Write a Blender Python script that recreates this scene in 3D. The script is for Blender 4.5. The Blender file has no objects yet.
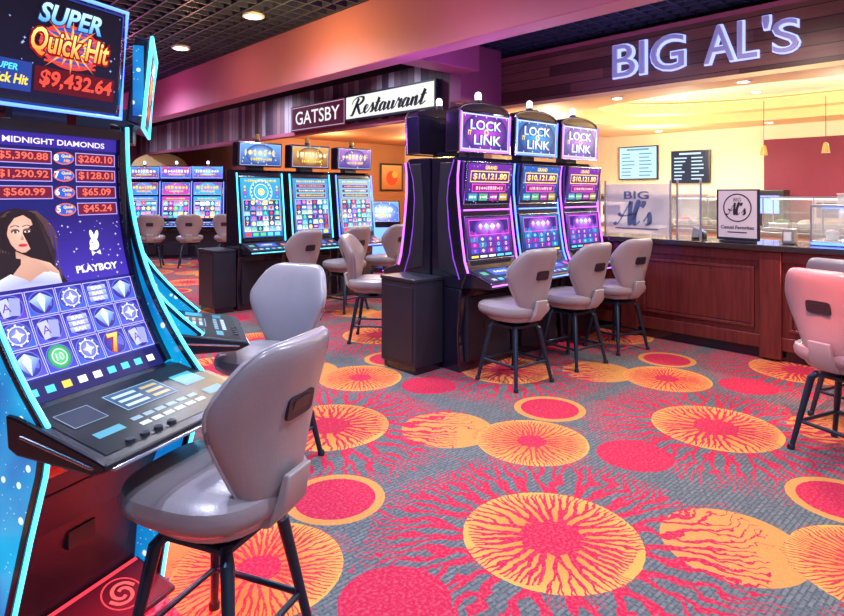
import bpy, bmesh, math, random
from mathutils import Vector, Matrix
R=math.radians; PI=math.pi
random.seed(7)
S=bpy.context.scene; COL=S.collection
try: S.view_settings.view_transform='Standard'
except Exception: pass
C43,S43=math.cos(R(43)),math.sin(R(43))
def cw(X,Y): return (X*C43+Y*S43, -X*S43+Y*C43)      # camera-aligned metres -> building axes

# ------------------------------------------------------------------ materials
class NG:
    def __init__(s,m): s.t=m.node_tree; s.n=s.t.nodes; s.l=s.t.links
    def node(s,k,**kw):
        n=s.n.new(k)
        for a,b in kw.items(): setattr(n,a,b)
        return n
    def set(s,inp,v):
        if v is None: return
        if hasattr(v,'is_output'): s.l.new(v,inp)
        else: inp.default_value=v
    def m(s,op,a,b=None,c=None,clamp=False):
        n=s.node('ShaderNodeMath',operation=op,use_clamp=clamp)
        s.set(n.inputs[0],a); s.set(n.inputs[1],b); s.set(n.inputs[2],c)
        return n.outputs[0]
    def mix(s,f,a,b):
        n=s.node('ShaderNodeMix',data_type='RGBA')
        s.set(n.inputs[0],f); s.set(n.inputs[6],a); s.set(n.inputs[7],b)
        return n.outputs[2]
    def noise(s,sc,det=2,vec=None,dim='3D'):
        n=s.node('ShaderNodeTexNoise'); n.inputs['Scale'].default_value=sc; n.inputs['Detail'].default_value=det
        if vec is not None: s.l.new(vec,n.inputs['Vector'])
        return n.outputs['Fac']
def c4(c): return (c[0],c[1],c[2],1.0)
def newmat(name):
    m=bpy.data.materials.new(name); m.use_nodes=True
    g=NG(m); b=m.node_tree.nodes['Principled BSDF']
    return m,g,b
def mat(name,col,rough=.5,metal=0,var=.12,scale=18,bump=0,emit=None,es=0,coat=0,trans=0,alpha=1):
    m,g,b=newmat(name)
    tc=g.node('ShaderNodeTexCoord')
    f=g.noise(scale,3,tc.outputs['Object'])
    lo=tuple(max(0,x*(1-var)) for x in col); hi=tuple(min(1,x*(1+var)) for x in col)
    g.l.new(g.mix(f,c4(lo),c4(hi)),b.inputs['Base Color'])
    b.inputs['Roughness'].default_value=rough; b.inputs['Metallic'].default_value=metal
    if coat: b.inputs['Coat Weight'].default_value=coat; b.inputs['Coat Roughness'].default_value=.08
    if emit is not None:
        b.inputs['Emission Color'].default_value=c4(emit); b.inputs['Emission Strength'].default_value=es
    if trans: b.inputs['Transmission Weight'].default_value=trans
    if alpha<1: b.inputs['Alpha'].default_value=alpha
    if bump:
        bn=g.node('ShaderNodeBump'); bn.inputs['Strength'].default_value=bump; bn.inputs['Distance'].default_value=.004
        g.l.new(g.noise(scale*12,3,tc.outputs['Object']),bn.inputs['Height']); g.l.new(bn.outputs[0],b.inputs['Normal'])
    return m
def mat_paint(name,strength,rough=.3,emis=True):
    m,g,b=newmat(name)
    a=g.node('ShaderNodeAttribute',attribute_name='Col')
    if emis:
        b.inputs['Base Color'].default_value=(.01,.01,.012,1)
        b.inputs['Specular IOR Level'].default_value=.15
        g.l.new(a.outputs['Color'],b.inputs['Emission Color']); b.inputs['Emission Strength'].default_value=strength
        m.cycles.emission_sampling='NONE'
    else: g.l.new(a.outputs['Color'],b.inputs['Base Color'])
    b.inputs['Roughness'].default_value=rough
    return m
M={}
M['black']=mat('gloss_black_cabinet',(.008,.008,.020),.16,0,.3,coat=.6)
M['deck']=mat('smooth_black_deck',(.005,.005,.012),.32,0,.2)
M['satin']=mat('satin_black_laminate',(.012,.014,.028),.42,0,.3,6)
M['dgrey']=mat('dark_grey_metal',(.05,.055,.07),.35,.7,.15)
M['chrome']=mat('chrome_trim',(.5,.52,.58),.22,1,.05)
M['legs']=mat('dark_blue_steel_leg',(.025,.045,.08),.35,.6,.15)
M['vinyl']=mat('lavender_grey_vinyl',(.29,.258,.285),.28,0,.10,9,.15)
M['shell']=mat('pale_grey_moulded_shell',(.38,.36,.38),.42,0,.08,9)
M['screen']=mat_paint('lit_screen',1.35)
M['screenfar']=mat_paint('lit_screen_far',1.6)
M['print']=mat_paint('printed_panel',1,.5,False)
M['cyan']=mat('cyan_led',(.1,.6,.7),.3,emit=(.06,.62,.95),es=2.6)
M['blueled']=mat('blue_led',(.1,.2,.9),.3,emit=(.06,.16,1),es=4)
M['violet']=mat('violet_led',(.5,.1,.9),.3,emit=(.40,.08,1),es=4)
M['dimviolet']=mat('dim_violet_edge',(.2,.05,.4),.3,emit=(.25,.06,.75),es=.8)
M['redled']=mat('red_led',(.9,.05,.05),.3,emit=(1,.03,.08),es=2)
M['whiteled']=mat('white_led',(.9,.9,1),.3,emit=(.8,.85,1),es=3)
M['cream']=mat('cream_paint',(.92,.82,.58),.7,0,.05,3)
M['tile']=mat('grey_blue_wall_tile',(.45,.48,.50),.3,0,.15,14)
M['gold']=mat('golden_yellow_paint',(.90,.68,.33),.65,0,.06,3)
M['beam']=mat('mauve_paint',(.46,.165,.27),.6,0,.05,3)
M['maroon']=mat('maroon_paint',(.27,.065,.13),.6,0,.08,3)
M['purple']=mat('purple_maroon_paint',(.30,.06,.22),.55,0,.08,3)
M['wine']=mat('wine_red_paint',(.20,.015,.05),.6,0,.08,3)
M['brownwall']=mat('warm_brown_paint',(.42,.19,.09),.7,0,.12,2)
M['ceilblack']=mat('black_plenum',(.004,.004,.006),.9,0,.2)
M['grid']=mat('black_open_cell_grid',(.030,.038,.09),.45,0,.2)
M['glass']=mat('clear_glass',(.8,.9,.92),.06,0,.02,alpha=.16)
M['frost']=mat('frosted_glass',(.66,.70,.72),.5,0,.05,alpha=.5)
M['steel']=mat('brushed_steel',(.55,.55,.56),.3,.9,.08,30)
M['white']=mat('white_plastic',(.75,.75,.76),.4,0,.04)
M['top']=mat('dark_stone_countertop',(.03,.022,.025),.15,0,.4,40,coat=.4)
M['red']=mat('red_plastic',(.6,.03,.04),.35)
M['mustard']=mat('yellow_plastic',(.8,.5,.05),.35)
M['amber']=mat('smoked_amber_glass',(.30,.16,.03),.3)
M['bluep']=mat('blue_plastic',(.05,.2,.6),.35)
M['lampglow']=mat('warm_lamp_lens',(1,.9,.7),.4,emit=(1,.92,.80),es=10)
M['cove']=mat('warm_cove_light',(1,.8,.4),.4,emit=(1,.80,.48),es=5)
M['board']=mat('dark_menu_board',(.02,.02,.025),.3)
M['green']=mat('dark_leaf_green',(.04,.16,.05),.5)

def mat_wood(name,c1,c2,scale=1.0,axis='Y',rough=.35,plank=0):
    m,g,b=newmat(name)
    tc=g.node('ShaderNodeNewGeometry'); sp=g.node('ShaderNodeSeparateXYZ'); g.l.new(tc.outputs['Position'],sp.inputs[0])
    mp=g.node('ShaderNodeMapping'); g.l.new(tc.outputs['Position'],mp.inputs[0])
    mp.inputs['Scale'].default_value={'Y':(14*scale,1.2*scale,14*scale),'Z':(14*scale,14*scale,1.2*scale)}[axis]
    f=g.noise(2.2,6,mp.outputs[0])
    col=g.mix(f,c4(c1),c4(c2))
    if plank:
        zz=g.m('MULTIPLY',sp.outputs['Z'],1/plank); k=g.m('FLOOR',zz)
        off=g.m('MULTIPLY',k,.37)
        seg=g.m('FLOOR',g.m('ADD',g.m('MULTIPLY',sp.outputs['Y'],.9),off))
        wn=g.node('ShaderNodeTexWhiteNoise',noise_dimensions='2D')
        cb=g.node('ShaderNodeCombineXYZ'); g.l.new(k,cb.inputs[0]); g.l.new(seg,cb.inputs[1]); g.l.new(cb.outputs[0],wn.inputs['Vector'])
        col=g.mix(g.m('MULTIPLY',wn.outputs[0],.8),col,c4(tuple(x*.35 for x in c1)))
        col=g.mix(g.m('LESS_THAN',g.m('FRACT',zz),.07),col,(.003,.002,.003,1))
    g.l.new(col,b.inputs['Base Color']); b.inputs['Roughness'].default_value=rough
    return m
M['walnut']=mat_wood('dark_walnut_planks',(.085,.032,.036),(.24,.10,.085),1,'Y',.45,.115)
M['counter']=mat_wood('dark_mahogany',(.055,.011,.013),(.19,.034,.030),1,'Z',.22)
def mat_slats():
    m,g,b=newmat('mixed_reclaimed_boards')
    ge=g.node('ShaderNodeNewGeometry'); sp=g.node('ShaderNodeSeparateXYZ'); g.l.new(ge.outputs['Position'],sp.inputs[0])
    k=g.m('FLOOR',g.m('MULTIPLY',sp.outputs['Y'],1/.13))
    wn=g.node('ShaderNodeTexWhiteNoise',noise_dimensions='1D'); g.l.new(k,wn.inputs['W'])
    cr=g.node('ShaderNodeValToRGB'); g.l.new(wn.outputs[0],cr.inputs[0]); cr.color_ramp.interpolation='CONSTANT'
    e=cr.color_ramp.elements; e[0].color=(.14,.08,.12,1); e[1].position=.3; e[1].color=(.36,.30,.38,1)
    for p,c in ((.5,(.06,.035,.07,1)),(.68,(.24,.13,.13,1)),(.85,(.45,.40,.50,1))):
        x=e.new(p); x.color=c
    fr=g.m('FRACT',g.m('MULTIPLY',sp.outputs['Y'],1/.13))
    gap=g.m('LESS_THAN',fr,.07)
    col=g.mix(gap,cr.outputs[0],(.01,.01,.01,1))
    n=g.noise(9,4,ge.outputs['Position'])
    col=g.mix(g.m('MULTIPLY',n,.5),col,(.05,.03,.04,1))
    g.l.new(col,b.inputs['Base Color']); b.inputs['Roughness'].default_value=.6
    return m
M['slats']=mat_slats()
def mat_stars(name,base,hi,es):
    m,g,b=newmat(name)
    tc=g.node('ShaderNodeTexCoord')
    n=g.noise(3.0,2,tc.outputs['Object'])
    n2=g.m('MULTIPLY',g.m('SUBTRACT',n,.32,clamp=True),2.6,clamp=True)
    v=g.node('ShaderNodeTexVoronoi'); v.inputs['Scale'].default_value=15; g.l.new(tc.outputs['Object'],v.inputs['Vector'])
    star=g.m('LESS_THAN',v.outputs['Distance'],.17)
    v2=g.node('ShaderNodeTexVoronoi'); v2.inputs['Scale'].default_value=48; g.l.new(tc.outputs['Object'],v2.inputs['Vector'])
    st2=g.m('LESS_THAN',v2.outputs['Distance'],.12)
    col=g.mix(n2,c4(base),c4(hi)); col=g.mix(g.m('MAXIMUM',star,g.m('MULTIPLY',st2,.6)),col,(.75,.95,1,1))
    g.l.new(col,b.inputs['Emission Color']); b.inputs['Emission Strength'].default_value=es
    b.inputs['Base Color'].default_value=(.01,.03,.06,1); b.inputs['Roughness'].default_value=.15
    b.inputs['Coat Weight'].default_value=.3
    return m
M['stars']=mat_stars('starry_blue_backlit_panel',(0,.05,.42),(.0,.50,.90),1.05)

def mat_carpet():
    m,g,b=newmat('flower_burst_carpet')
    ge=g.node('ShaderNodeNewGeometry'); pos=ge.outputs['Position']
    sp=g.node('ShaderNodeSeparateXYZ'); g.l.new(pos,sp.inputs[0]); px,py=sp.outputs[0],sp.outputs[1]
    PX,PY=1.80,1.71
    wob=g.m('SUBTRACT',g.noise(9,2,pos),.5)
    lowb=g.m('SUBTRACT',g.noise(4.2,1,pos),.5)
    wb2=g.m('SUBTRACT',g.noise(42,2,pos),.5)
    fine=g.noise(34,2,pos)
    def motif(cx,cy):
        dx=g.m('WRAP',g.m('SUBTRACT',px,cx),PX/2,-PX/2); dy=g.m('WRAP',g.m('SUBTRACT',py,cy),PY/2,-PY/2)
        r=g.m('SQRT',g.m('ADD',g.m('MULTIPLY',dx,dx),g.m('MULTIPLY',dy,dy)))
        th=g.m('ARCTAN2',dy,dx)
        return r,th
    def lt(a,v): return g.m('LESS_THAN',a,v)
    def gt(a,v): return g.m('GREATER_THAN',a,v)
    def AND(a,b_): return g.m('MULTIPLY',a,b_)
    def rays(r,th,N,w0,w1,r0,r1,ds,wb=.06,jit=.012,rj=.16,ab=.014,pw=.8,seed=1.0,rv=.2,lb=0.0):
        # trunks of uneven length that fork again and again, getting thinner outwards
        t=g.m('ADD',g.m('ADD',th,g.m('MULTIPLY',wob,wb)),g.m('DIVIDE',g.m('MULTIPLY',wb2,ab),r))
        if lb: t=g.m('ADD',t,g.m('MULTIPLY',lowb,lb))
        tn=g.m('MULTIPLY',t,N/(2*PI))
        wn=g.node('ShaderNodeTexWhiteNoise',noise_dimensions='1D'); g.set(wn.inputs['W'],g.m('ADD',g.m('FLOOR',tn),seed))
        rnd=g.m('SUBTRACT',wn.outputs[0],.5)
        fr=g.m('ABSOLUTE',g.m('SUBTRACT',g.m('FRACT',tn),.5))
        rs=g.m('ADD',g.m('ADD',r,g.m('MULTIPLY',wob,.12)),g.m('MULTIPLY',rnd,.10))
        acc=r0; amp=.25
        for dd in ds:
            s1=g.m('MULTIPLY',g.m('DIVIDE',g.m('SUBTRACT',rs,acc),dd,clamp=True),amp)
            fr=g.m('ABSOLUTE',g.m('SUBTRACT',fr,s1)); acc+=dd; amp/=2
        d=g.m('ADD',g.m('MULTIPLY',g.m('MULTIPLY',fr,r),2*PI/N),g.m('MULTIPLY',wb2,jit))
        k=g.m('DIVIDE',g.m('SUBTRACT',r,r0),r1-r0,clamp=True)
        w=g.m('ADD',w0,g.m('MULTIPLY',g.m('POWER',k,pw),w1-w0))
        rr=g.m('ADD',g.m('ADD',r,g.m('MULTIPLY',wob,rj)),g.m('MULTIPLY',rnd,rv))
        return AND(g.m('LESS_THAN',d,w),AND(gt(r,r0-.01),lt(rr,r1)))
    ck=g.node('ShaderNodeTexBrick'); g.l.new(pos,ck.inputs['Vector'])
    ck.inputs['Scale'].default_value=14; ck.inputs['Mortar Size'].default_value=.06
    ck.inputs['Color1'].default_value=(.115,.16,.17,1); ck.inputs['Color2'].default_value=(.205,.255,.255,1); ck.inputs['Mortar'].default_value=(.08,.105,.12,1)
    ck.inputs['Brick Width'].default_value=.9; ck.inputs['Row Height'].default_value=.3
    col=g.mix(g.m('MULTIPLY',fine,.6),ck.outputs['Color'],(.085,.125,.14,1))
    RED=(.64,.010,.065,1); OR=(.86,.22,.03,1); OC=(.76,.33,.07,1); YE=(.90,.45,.08,1)
    r,t=motif(2.72,.97)
    col=g.mix(lt(r,.29),col,OC)
    rb,tb=motif(2.20,1.53)
    col=g.mix(rays(rb,tb,15,.034,.0032,.33,.86,(.12,.13,.16),.20,.012,.22,.020,.5,3.0,.22,.22),col,RED)
    col=g.mix(lt(g.m('ADD',rb,g.m('MULTIPLY',wb2,.012)),.385),col,YE)
    core=g.m('MULTIPLY',g.m('DIVIDE',g.m('SUBTRACT',.39,rb),.24,clamp=True),.85)
    col=g.mix(AND(lt(rb,.385),core),col,OR)
    col=g.mix(rays(rb,tb,12,.020,.0028,.10,.40,(.08,.09,.10),.20,.009,.10,.012,.55,9.0,.12,.25),col,RED)
    rbw=g.m('ADD',g.m('ADD',rb,g.m('MULTIPLY',wob,.06)),g.m('MULTIPLY',wb2,.05))
    col=g.mix(lt(rbw,.135),col,RED)
    r,t=motif(2.96,2.20)
    col=g.mix(lt(g.m('ADD',r,g.m('MULTIPLY',wb2,.010)),.335),col,YE)
    col=g.mix(AND(lt(r,.335),g.m('DIVIDE',g.m('SUBTRACT',.335,r),.22,clamp=True)),col,OR)
    col=g.mix(rays(r,t,13,.010,.0024,.06,.35,(.06,.08,.10),.18,.007,.10,.010,.55,5.0,.08,.2),col,(.66,.03,.05,1))
    col=g.mix(lt(g.m('ADD',r,g.m('MULTIPLY',wb2,.03)),.088),col,RED)
    r,t=motif(3.50,2.45)
    rq=g.m('ADD',r,g.m('MULTIPLY',wb2,.008))
    col=g.mix(lt(rq,.245),col,OC); col=g.mix(lt(rq,.198),col,RED)
    r,t=motif(3.23,1.68)
    col=g.mix(lt(g.m('ADD',r,g.m('MULTIPLY',wb2,.008)),.21),col,RED)
    big=g.noise(240,2,pos); midn=g.noise(70,3,pos)
    col=g.mix(g.m('MULTIPLY',big,.45),col,(.04,.028,.045,1))
    col=g.mix(g.m('MULTIPLY',g.m('SUBTRACT',midn,.45,clamp=True),.7),col,(.70,.38,.36,1))
    g.l.new(col,b.inputs['Base Color']); b.inputs['Roughness'].default_value=.95
    b.inputs['Specular IOR Level'].default_value=.15
    bn=g.node('ShaderNodeBump'); bn.inputs['Strength'].default_value=.6; bn.inputs['Distance'].default_value=.004
    g.l.new(big,bn.inputs['Height']); g.l.new(bn.outputs[0],b.inputs['Normal'])
    return m
M['carpet']=mat_carpet()

# ------------------------------------------------------------------ mesh helpers
def link(name,me,mt,parent=None,smooth=False,bevel=0):
    o=bpy.data.objects.new(name,me); COL.objects.link(o)
    if mt is not None: me.materials.append(M[mt] if isinstance(mt,str) else mt)
    if parent is not None: o.parent=parent
    if smooth:
        for p in me.polygons: p.use_smooth=True
        try: me.set_sharp_from_angle(angle=R(38))
        except Exception: pass
    if bevel:
        bv=o.modifiers.new('bevel','BEVEL'); bv.width=bevel; bv.segments=2; bv.limit_method='ANGLE'; bv.angle_limit=R(35)
    return o
class MB:
    def __init__(s): s.v=[]; s.f=[]
    def add(s,vs,fs):
        o=len(s.v); s.v+=[tuple(v) for v in vs]; s.f+=[tuple(i+o for i in f) for f in fs]; return s
    def box(s,x0,x1,y0,y1,z0,z1):
        return s.add([(x0,y0,z0),(x1,y0,z0),(x1,y1,z0),(x0,y1,z0),(x0,y0,z1),(x1,y0,z1),(x1,y1,z1),(x0,y1,z1)],
                     [(0,3,2,1),(4,5,6,7),(0,1,5,4),(1,2,6,5),(2,3,7,6),(3,0,4,7)])
    def prism(s,poly,x0,x1):
        n=len(poly); vs=[(x0,y,z) for y,z in poly]+[(x1,y,z) for y,z in poly]
        return s.add(vs,[tuple(range(n)),tuple(range(2*n-1,n-1,-1))]+[(i,(i+1)%n,n+(i+1)%n,n+i) for i in range(n)])
    def prismy(s,poly,y0,y1):
        n=len(poly); vs=[(x,y0,z) for x,z in poly]+[(x,y1,z) for x,z in poly]
        return s.add(vs,[tuple(range(n)),tuple(range(2*n-1,n-1,-1))]+[(i,(i+1)%n,n+(i+1)%n,n+i) for i in range(n)])
    def prismz(s,poly,z0,z1):
        n=len(poly); vs=[(x,y,z0) for x,y in poly]+[(x,y,z1) for x,y in poly]
        return s.add(vs,[tuple(range(n)),tuple(range(2*n-1,n-1,-1))]+[(i,(i+1)%n,n+(i+1)%n,n+i) for i in range(n)])
    def tube(s,pts,r,n=10,rs=None):
        pts=[Vector(p) for p in pts]; rings=[]
        for i,p in enumerate(pts):
            d=(pts[min(i+1,len(pts)-1)]-pts[max(i-1,0)]).normalized()
            up=Vector((0,0,1)) if abs(d.z)<.95 else Vector((1,0,0))
            a=d.cross(up).normalized(); b=d.cross(a)
            rr=rs[i] if rs else r
            rings.append([p+(a*math.cos(2*PI*k/n)+b*math.sin(2*PI*k/n))*rr for k in range(n)])
        vs=[v for rg in rings for v in rg]; fs=[]
        for i in range(len(pts)-1):
            for k in range(n): fs.append((i*n+k,i*n+(k+1)%n,(i+1)*n+(k+1)%n,(i+1)*n+k))
        fs.append(tuple(range(n))); fs.append(tuple(range((len(pts)-1)*n,len(pts)*n)))
        return s.add(vs,fs)
    def cyl(s,p0,p1,r0,r1=None,n=14): return s.tube([p0,p1],r0,n,[r0,r0 if r1 is None else r1])
    def lathe(s,prof,c=(0,0),n=20,sx=1,sy=1,ex=2.0):
        vs=[];fs=[]
        for r,z in prof:
            for k in range(n):
                a=2*PI*k/n; ca,sa=math.cos(a),math.sin(a)
                x=math.copysign(abs(ca)**(2/ex),ca); y=math.copysign(abs(sa)**(2/ex),sa)
                vs.append((c[0]+r*x*sx,c[1]+r*y*sy,z))
        for i in range(len(prof)-1):
            for k in range(n): fs.append((i*n+k,i*n+(k+1)%n,(i+1)*n+(k+1)%n,(i+1)*n+k))
        fs.append(tuple(range(n))); fs.append(tuple(range((len(prof)-1)*n,len(prof)*n)))
        return s.add(vs,fs)
    def mesh(s,name):
        me=bpy.data.meshes.new(name); me.from_pydata(s.v,[],s.f)
        bm=bmesh.new(); bm.from_mesh(me); bmesh.ops.recalc_face_normals(bm,faces=bm.faces); bm.to_mesh(me); bm.free()
        return me
    def build(s,name,mt,parent=None,smooth=False,bevel=0): return link(name,s.mesh(name),mt,parent,smooth,bevel)
_tc={}
def text_geo(st,bold=0,extrude=0,res=3):
    k=(st,bold,extrude,res)
    if k in _tc: return _tc[k]
    cu=bpy.data.curves.new('txt','FONT'); cu.body=st; cu.size=1; cu.offset=bold; cu.extrude=extrude; cu.resolution_u=res
    o=bpy.data.objects.new('txt',cu); COL.objects.link(o)
    bpy.context.view_layer.update()
    me=bpy.data.meshes.new_from_object(o.evaluated_get(bpy.context.evaluated_depsgraph_get()))
    vs=[tuple(v.co) for v in me.vertices]; fs=[tuple(p.vertices) for p in me.polygons]
    bpy.data.objects.remove(o); bpy.data.curves.remove(cu); bpy.data.meshes.remove(me)
    xs=[v[0] for v in vs]; ys=[v[1] for v in vs]
    _tc[k]=(vs,fs,min(xs),max(xs),min(ys),max(ys)); return _tc[k]
def catmull(pts,n=6):
    P=[pts[0]]+list(pts)+[pts[-1]]; out=[]
    for i in range(1,len(P)-2):
        a,b,c,d=P[i-1:i+3]
        for k in range(n):
            t=k/n
            out.append(tuple(.5*((2*b[q])+(-a[q]+c[q])*t+(2*a[q]-5*b[q]+4*c[q]-d[q])*t*t+(-a[q]+3*b[q]-3*c[q]+d[q])*t**3) for q in (0,1)))
    out.append(tuple(pts[-1])); return out
def lerp(a,b,t): return tuple(x+(y-x)*t for x,y in zip(a,b))
class Paint:
    def __init__(s,W,H): s.W=W; s.H=H; s.v=[]; s.f=[]; s.c=[]
    def poly(s,pts,col,L=1,cols=None):
        i=len(s.v)
        for k,(x,y) in enumerate(pts): s.v.append((x,y,L)); s.c.append(cols[k] if cols else col)
        s.f.append(tuple(range(i,i+len(pts))))
    def rect(s,x0,y0,x1,y1,col,L=1,col2=None,n=1):
        col2=col2 or col
        for k in range(n):
            ya=y0+(y1-y0)*k/n; yb=y0+(y1-y0)*(k+1)/n; ca,cb=lerp(col,col2,k/n),lerp(col,col2,(k+1)/n)
            s.poly([(x0,ya),(x1,ya),(x1,yb),(x0,yb)],None,L,[ca,ca,cb,cb])
    def disc(s,x,y,r,col,L=2,n=14,sy=1,rot=0,edge=None):
        pts=[]
        for k in range(n):
            a=2*PI*k/n; dx,dy=r*math.cos(a),r*sy*math.sin(a)
            pts.append((x+dx*math.cos(rot)-dy*math.sin(rot),y+dx*math.sin(rot)+dy*math.cos(rot)))
        if edge is None: s.poly(pts,col,L)
        else:
            i=len(s.v); s.v.append((x,y,L)); s.c.append(col)
            for p in pts: s.v.append((p[0],p[1],L)); s.c.append(edge)
            for k in range(n): s.f.append((i,i+1+k,i+1+(k+1)%n))
    def ring(s,x,y,r0,r1,col,L=2,n=24):
        for k in range(n):
            a,b=2*PI*k/n,2*PI*(k+1)/n
            s.poly([(x+r0*math.cos(a),y+r0*math.sin(a)),(x+r0*math.cos(b),y+r0*math.sin(b)),(x+r1*math.cos(b),y+r1*math.sin(b)),(x+r1*math.cos(a),y+r1*math.sin(a))],col,L)
    def frame(s,x0,y0,x1,y1,w,col,L=2):
        s.rect(x0,y0,x1,y0+w,col,L); s.rect(x0,y1-w,x1,y1,col,L); s.rect(x0,y0+w,x0+w,y1-w,col,L); s.rect(x1-w,y0+w,x1,y1-w,col,L)
    def text(s,st,x,y,h,col,L=3,w=None,shear=0,bold=0,al='c',col2=None):
        vs,fs,a,b,c,d=text_geo(st,bold); k=h/(d-c); kx=(w/(b-a)) if w else k; tw=(b-a)*kx
        ox={'c':x-tw/2,'l':x,'r':x-tw}[al]; i=len(s.v)
        for v in vs:
            yy=(v[1]-c)*k; s.v.append((ox+(v[0]-a)*kx+shear*yy,y+yy,L)); s.c.append(lerp(col,col2,yy/h) if col2 else col)
        s.f+=[tuple(q+i for q in f) for f in fs]
    def star(s,x,y,r,col,L=3,n=5,inner=.45):
        s.poly([(x+(r if k%2==0 else r*inner)*math.sin(PI*k/n),y+(r if k%2==0 else r*inner)*math.cos(PI*k/n)) for k in range(2*n)],col,L)
    def stroke(s,pts,w,col,L=3,n=6,pen=.38):
        q=catmull(pts,n); prev=None
        for i,p in enumerate(q):
            a=q[max(i-1,0)]; b=q[min(i+1,len(q)-1)]; dx,dy=b[0]-a[0],b[1]-a[1]; l=math.hypot(dx,dy) or 1e-6
            dn=max(0,-dy)/l if pen<.3 else abs(dy)/l
            ww=w*(pen+(1-pen)*dn); nx,ny=-dy/l*ww/2,dx/l*ww/2
            cur=((p[0]+nx,p[1]+ny),(p[0]-nx,p[1]-ny))
            if prev: s.poly([prev[0],prev[1],cur[1],cur[0]],col,L)
            prev=cur
    def build(s,name,f,mt,parent=None,eps=.0012):
        me=bpy.data.meshes.new(name); me.from_pydata([f(x,y,L*eps) for x,y,L in s.v],[],s.f)
        ca=me.color_attributes.new('Col','FLOAT_COLOR','POINT')
        for i,c in enumerate(s.c): ca.data[i].color=(c[0],c[1],c[2],1)
        return link(name,me,mt,parent)
SCRIPT={'R':([[(.62,2.05),(.48,1.5),(.30,.8),(.05,-.05),(-.25,-.1)],[(-.15,1.35),(.0,1.85),(.5,2.2),(1.1,2.1),(1.15,1.65),(.8,1.25),(.42,1.12)],[(.55,1.15),(.75,.6),(1.0,.05),(1.3,.05),(1.5,.35)]],1.45),
'e':([[(-.05,.3),(.3,.5),(.45,.85),(.3,1.0),(.1,.7),(.08,.25),(.28,0),(.6,.3)]],.62),
's':([[(-.05,.3),(.2,.8),(.3,1.1),(.42,.6),(.38,.15),(.15,.0)],[(.35,.1),(.62,.3)]],.62),
't':([[(-.05,.3),(.25,.9),(.42,1.7),(.25,.8),(.18,.2),(.32,0),(.62,.3)],[(.05,1.1),(.35,1.12),(.62,1.18)]],.62),
'a':([[(.55,.85),(.35,1.0),(.1,.7),(.02,.25),(.18,.0),(.42,.3),(.60,.98),(.50,.35),(.58,.02),(.85,.3)]],.85),
'u':([[(-.05,.3),(.18,1.0),(.08,.35),(.22,.0),(.48,.3),(.66,1.0),(.56,.35),(.64,.02),(.90,.3)]],.90),
'r':([[(-.05,.3),(.15,.85),(.2,1.12),(.35,.92),(.52,.95),(.42,.35),(.5,.02),(.75,.3)]],.75),
'n':([[(-.05,.3),(.18,1.0),(.10,.5),(.02,.0)],[(.05,.3),(.32,.9),(.5,.98),(.50,.45),(.50,.1),(.62,.02),(.85,.3)]],.85),
'A':([[(-.30,.15),(-.12,-.02),(.12,.30),(.45,1.2),(.85,2.15)],[(.85,2.15),(.86,1.3),(.90,.5),(.98,.0),(1.15,.12)],[(-.05,1.0),(.25,.78),(.7,.85),(1.25,1.05)]],1.12),
'l':([[(.0,.3),(.3,1.2),(.48,2.0),(.36,2.2),(.22,1.7),(.12,.7),(.2,.08),(.36,.02),(.6,.35)]],.58),
"'":([[(.16,2.2),(.16,1.9),(.04,1.6)]],.34)}
def script_text(p,st,x,y,xh,col,L,w=None,shear=.25,pen=.16):
    adv=sum(SCRIPT[c][1] for c in st); k=(w/adv/xh) if w else 1; cx=0
    for c in st:
        for s_ in SCRIPT[c][0]:
            p.stroke([(x+(cx+a)*xh*k+shear*b*xh,y+b*xh) for a,b in s_],pen*xh,col,L,7,.26)
        cx+=SCRIPT[c][1]
def thing(name,label,cat,loc=(0,0,0),rot=0,group=None):
    o=bpy.data.objects.new(name,None); COL.objects.link(o); o.location=loc; o.rotation_euler=(0,0,rot); o.empty_display_size=.1
    o['label']=label; o['category']=cat
    if group: o['group']=group
    return o
def tag(o,label,cat,group=None):
    o['label']=label; o['category']=cat
    if group: o['group']=group
    return o
def struct(o): o['kind']='structure'; return o
def copy_thing(r,loc,rot,label,group=None):
    c=r.copy(); COL.objects.link(c); c.location=loc; c.rotation_euler=(0,0,rot); c['label']=label
    if group: c['group']=group
    for ch in r.children:
        d=ch.copy(); COL.objects.link(d); d.parent=c
        for g2 in ch.children:
            e=g2.copy(); COL.objects.link(e); e.parent=d
    return c

# ------------------------------------------------------------------ room shell
def SB(name,mt,*b,bevel=0): return struct(MB().box(*b).build(name,mt,None,False,bevel))
SB('floor','carpet',-5,16,-5,17,-.05,0)
cl=SB('ceiling','ceilblack',-5,6.3,-3,16.5,3.62,3.68)
gm=MB(); sp_=.17
x=-4.9
while x<6.2: gm.box(x,x+.018,-2.9,16.4,3.3,3.38); x+=sp_
y=-2.9
while y<16.4: gm.box(-4.9,6.2,y,y+.018,3.302,3.378); y+=sp_
gm.build('grid','grid',cl)
SB('wall_far','maroon',-5,6.4,16.5,16.6,0,3.7)
SB('wall_inner','brownwall',6.3,6.4,12.6,16.5,0,3.7)
SB('wall_restaurant','brownwall',6.3,16,12.5,12.6,0,3.3)
SB('wall_bar','cream',11,11.1,-4,12.5,0,3.3)
SB('wall_left','maroon',-5.1,-5,-3,16.6,0,3.7)
SB('trim_1','beam',3.45,3.66,-3,16.45,2.70,3.3,bevel=.01)
SB('trim_2','purple',3.66,5.2,4.60,4.92,2.90,3.3,bevel=.01)
SB('trim_3','purple',5.2,5.95,4.90,5.08,2.6,3.3)
SB('trim_6','gold',5.80,6.10,4.93,5.25,0,2.6,bevel=.01)
SB('wall_slatted','slats',5.2,5.3,5.08,16.4,2.5,3.12)
SB('trim_9','ceilblack',5.2,5.3,5.08,16.4,3.12,3.62)
SB('trim_4','maroon',5.17,5.33,5.08,16.4,2.44,2.5)
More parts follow.
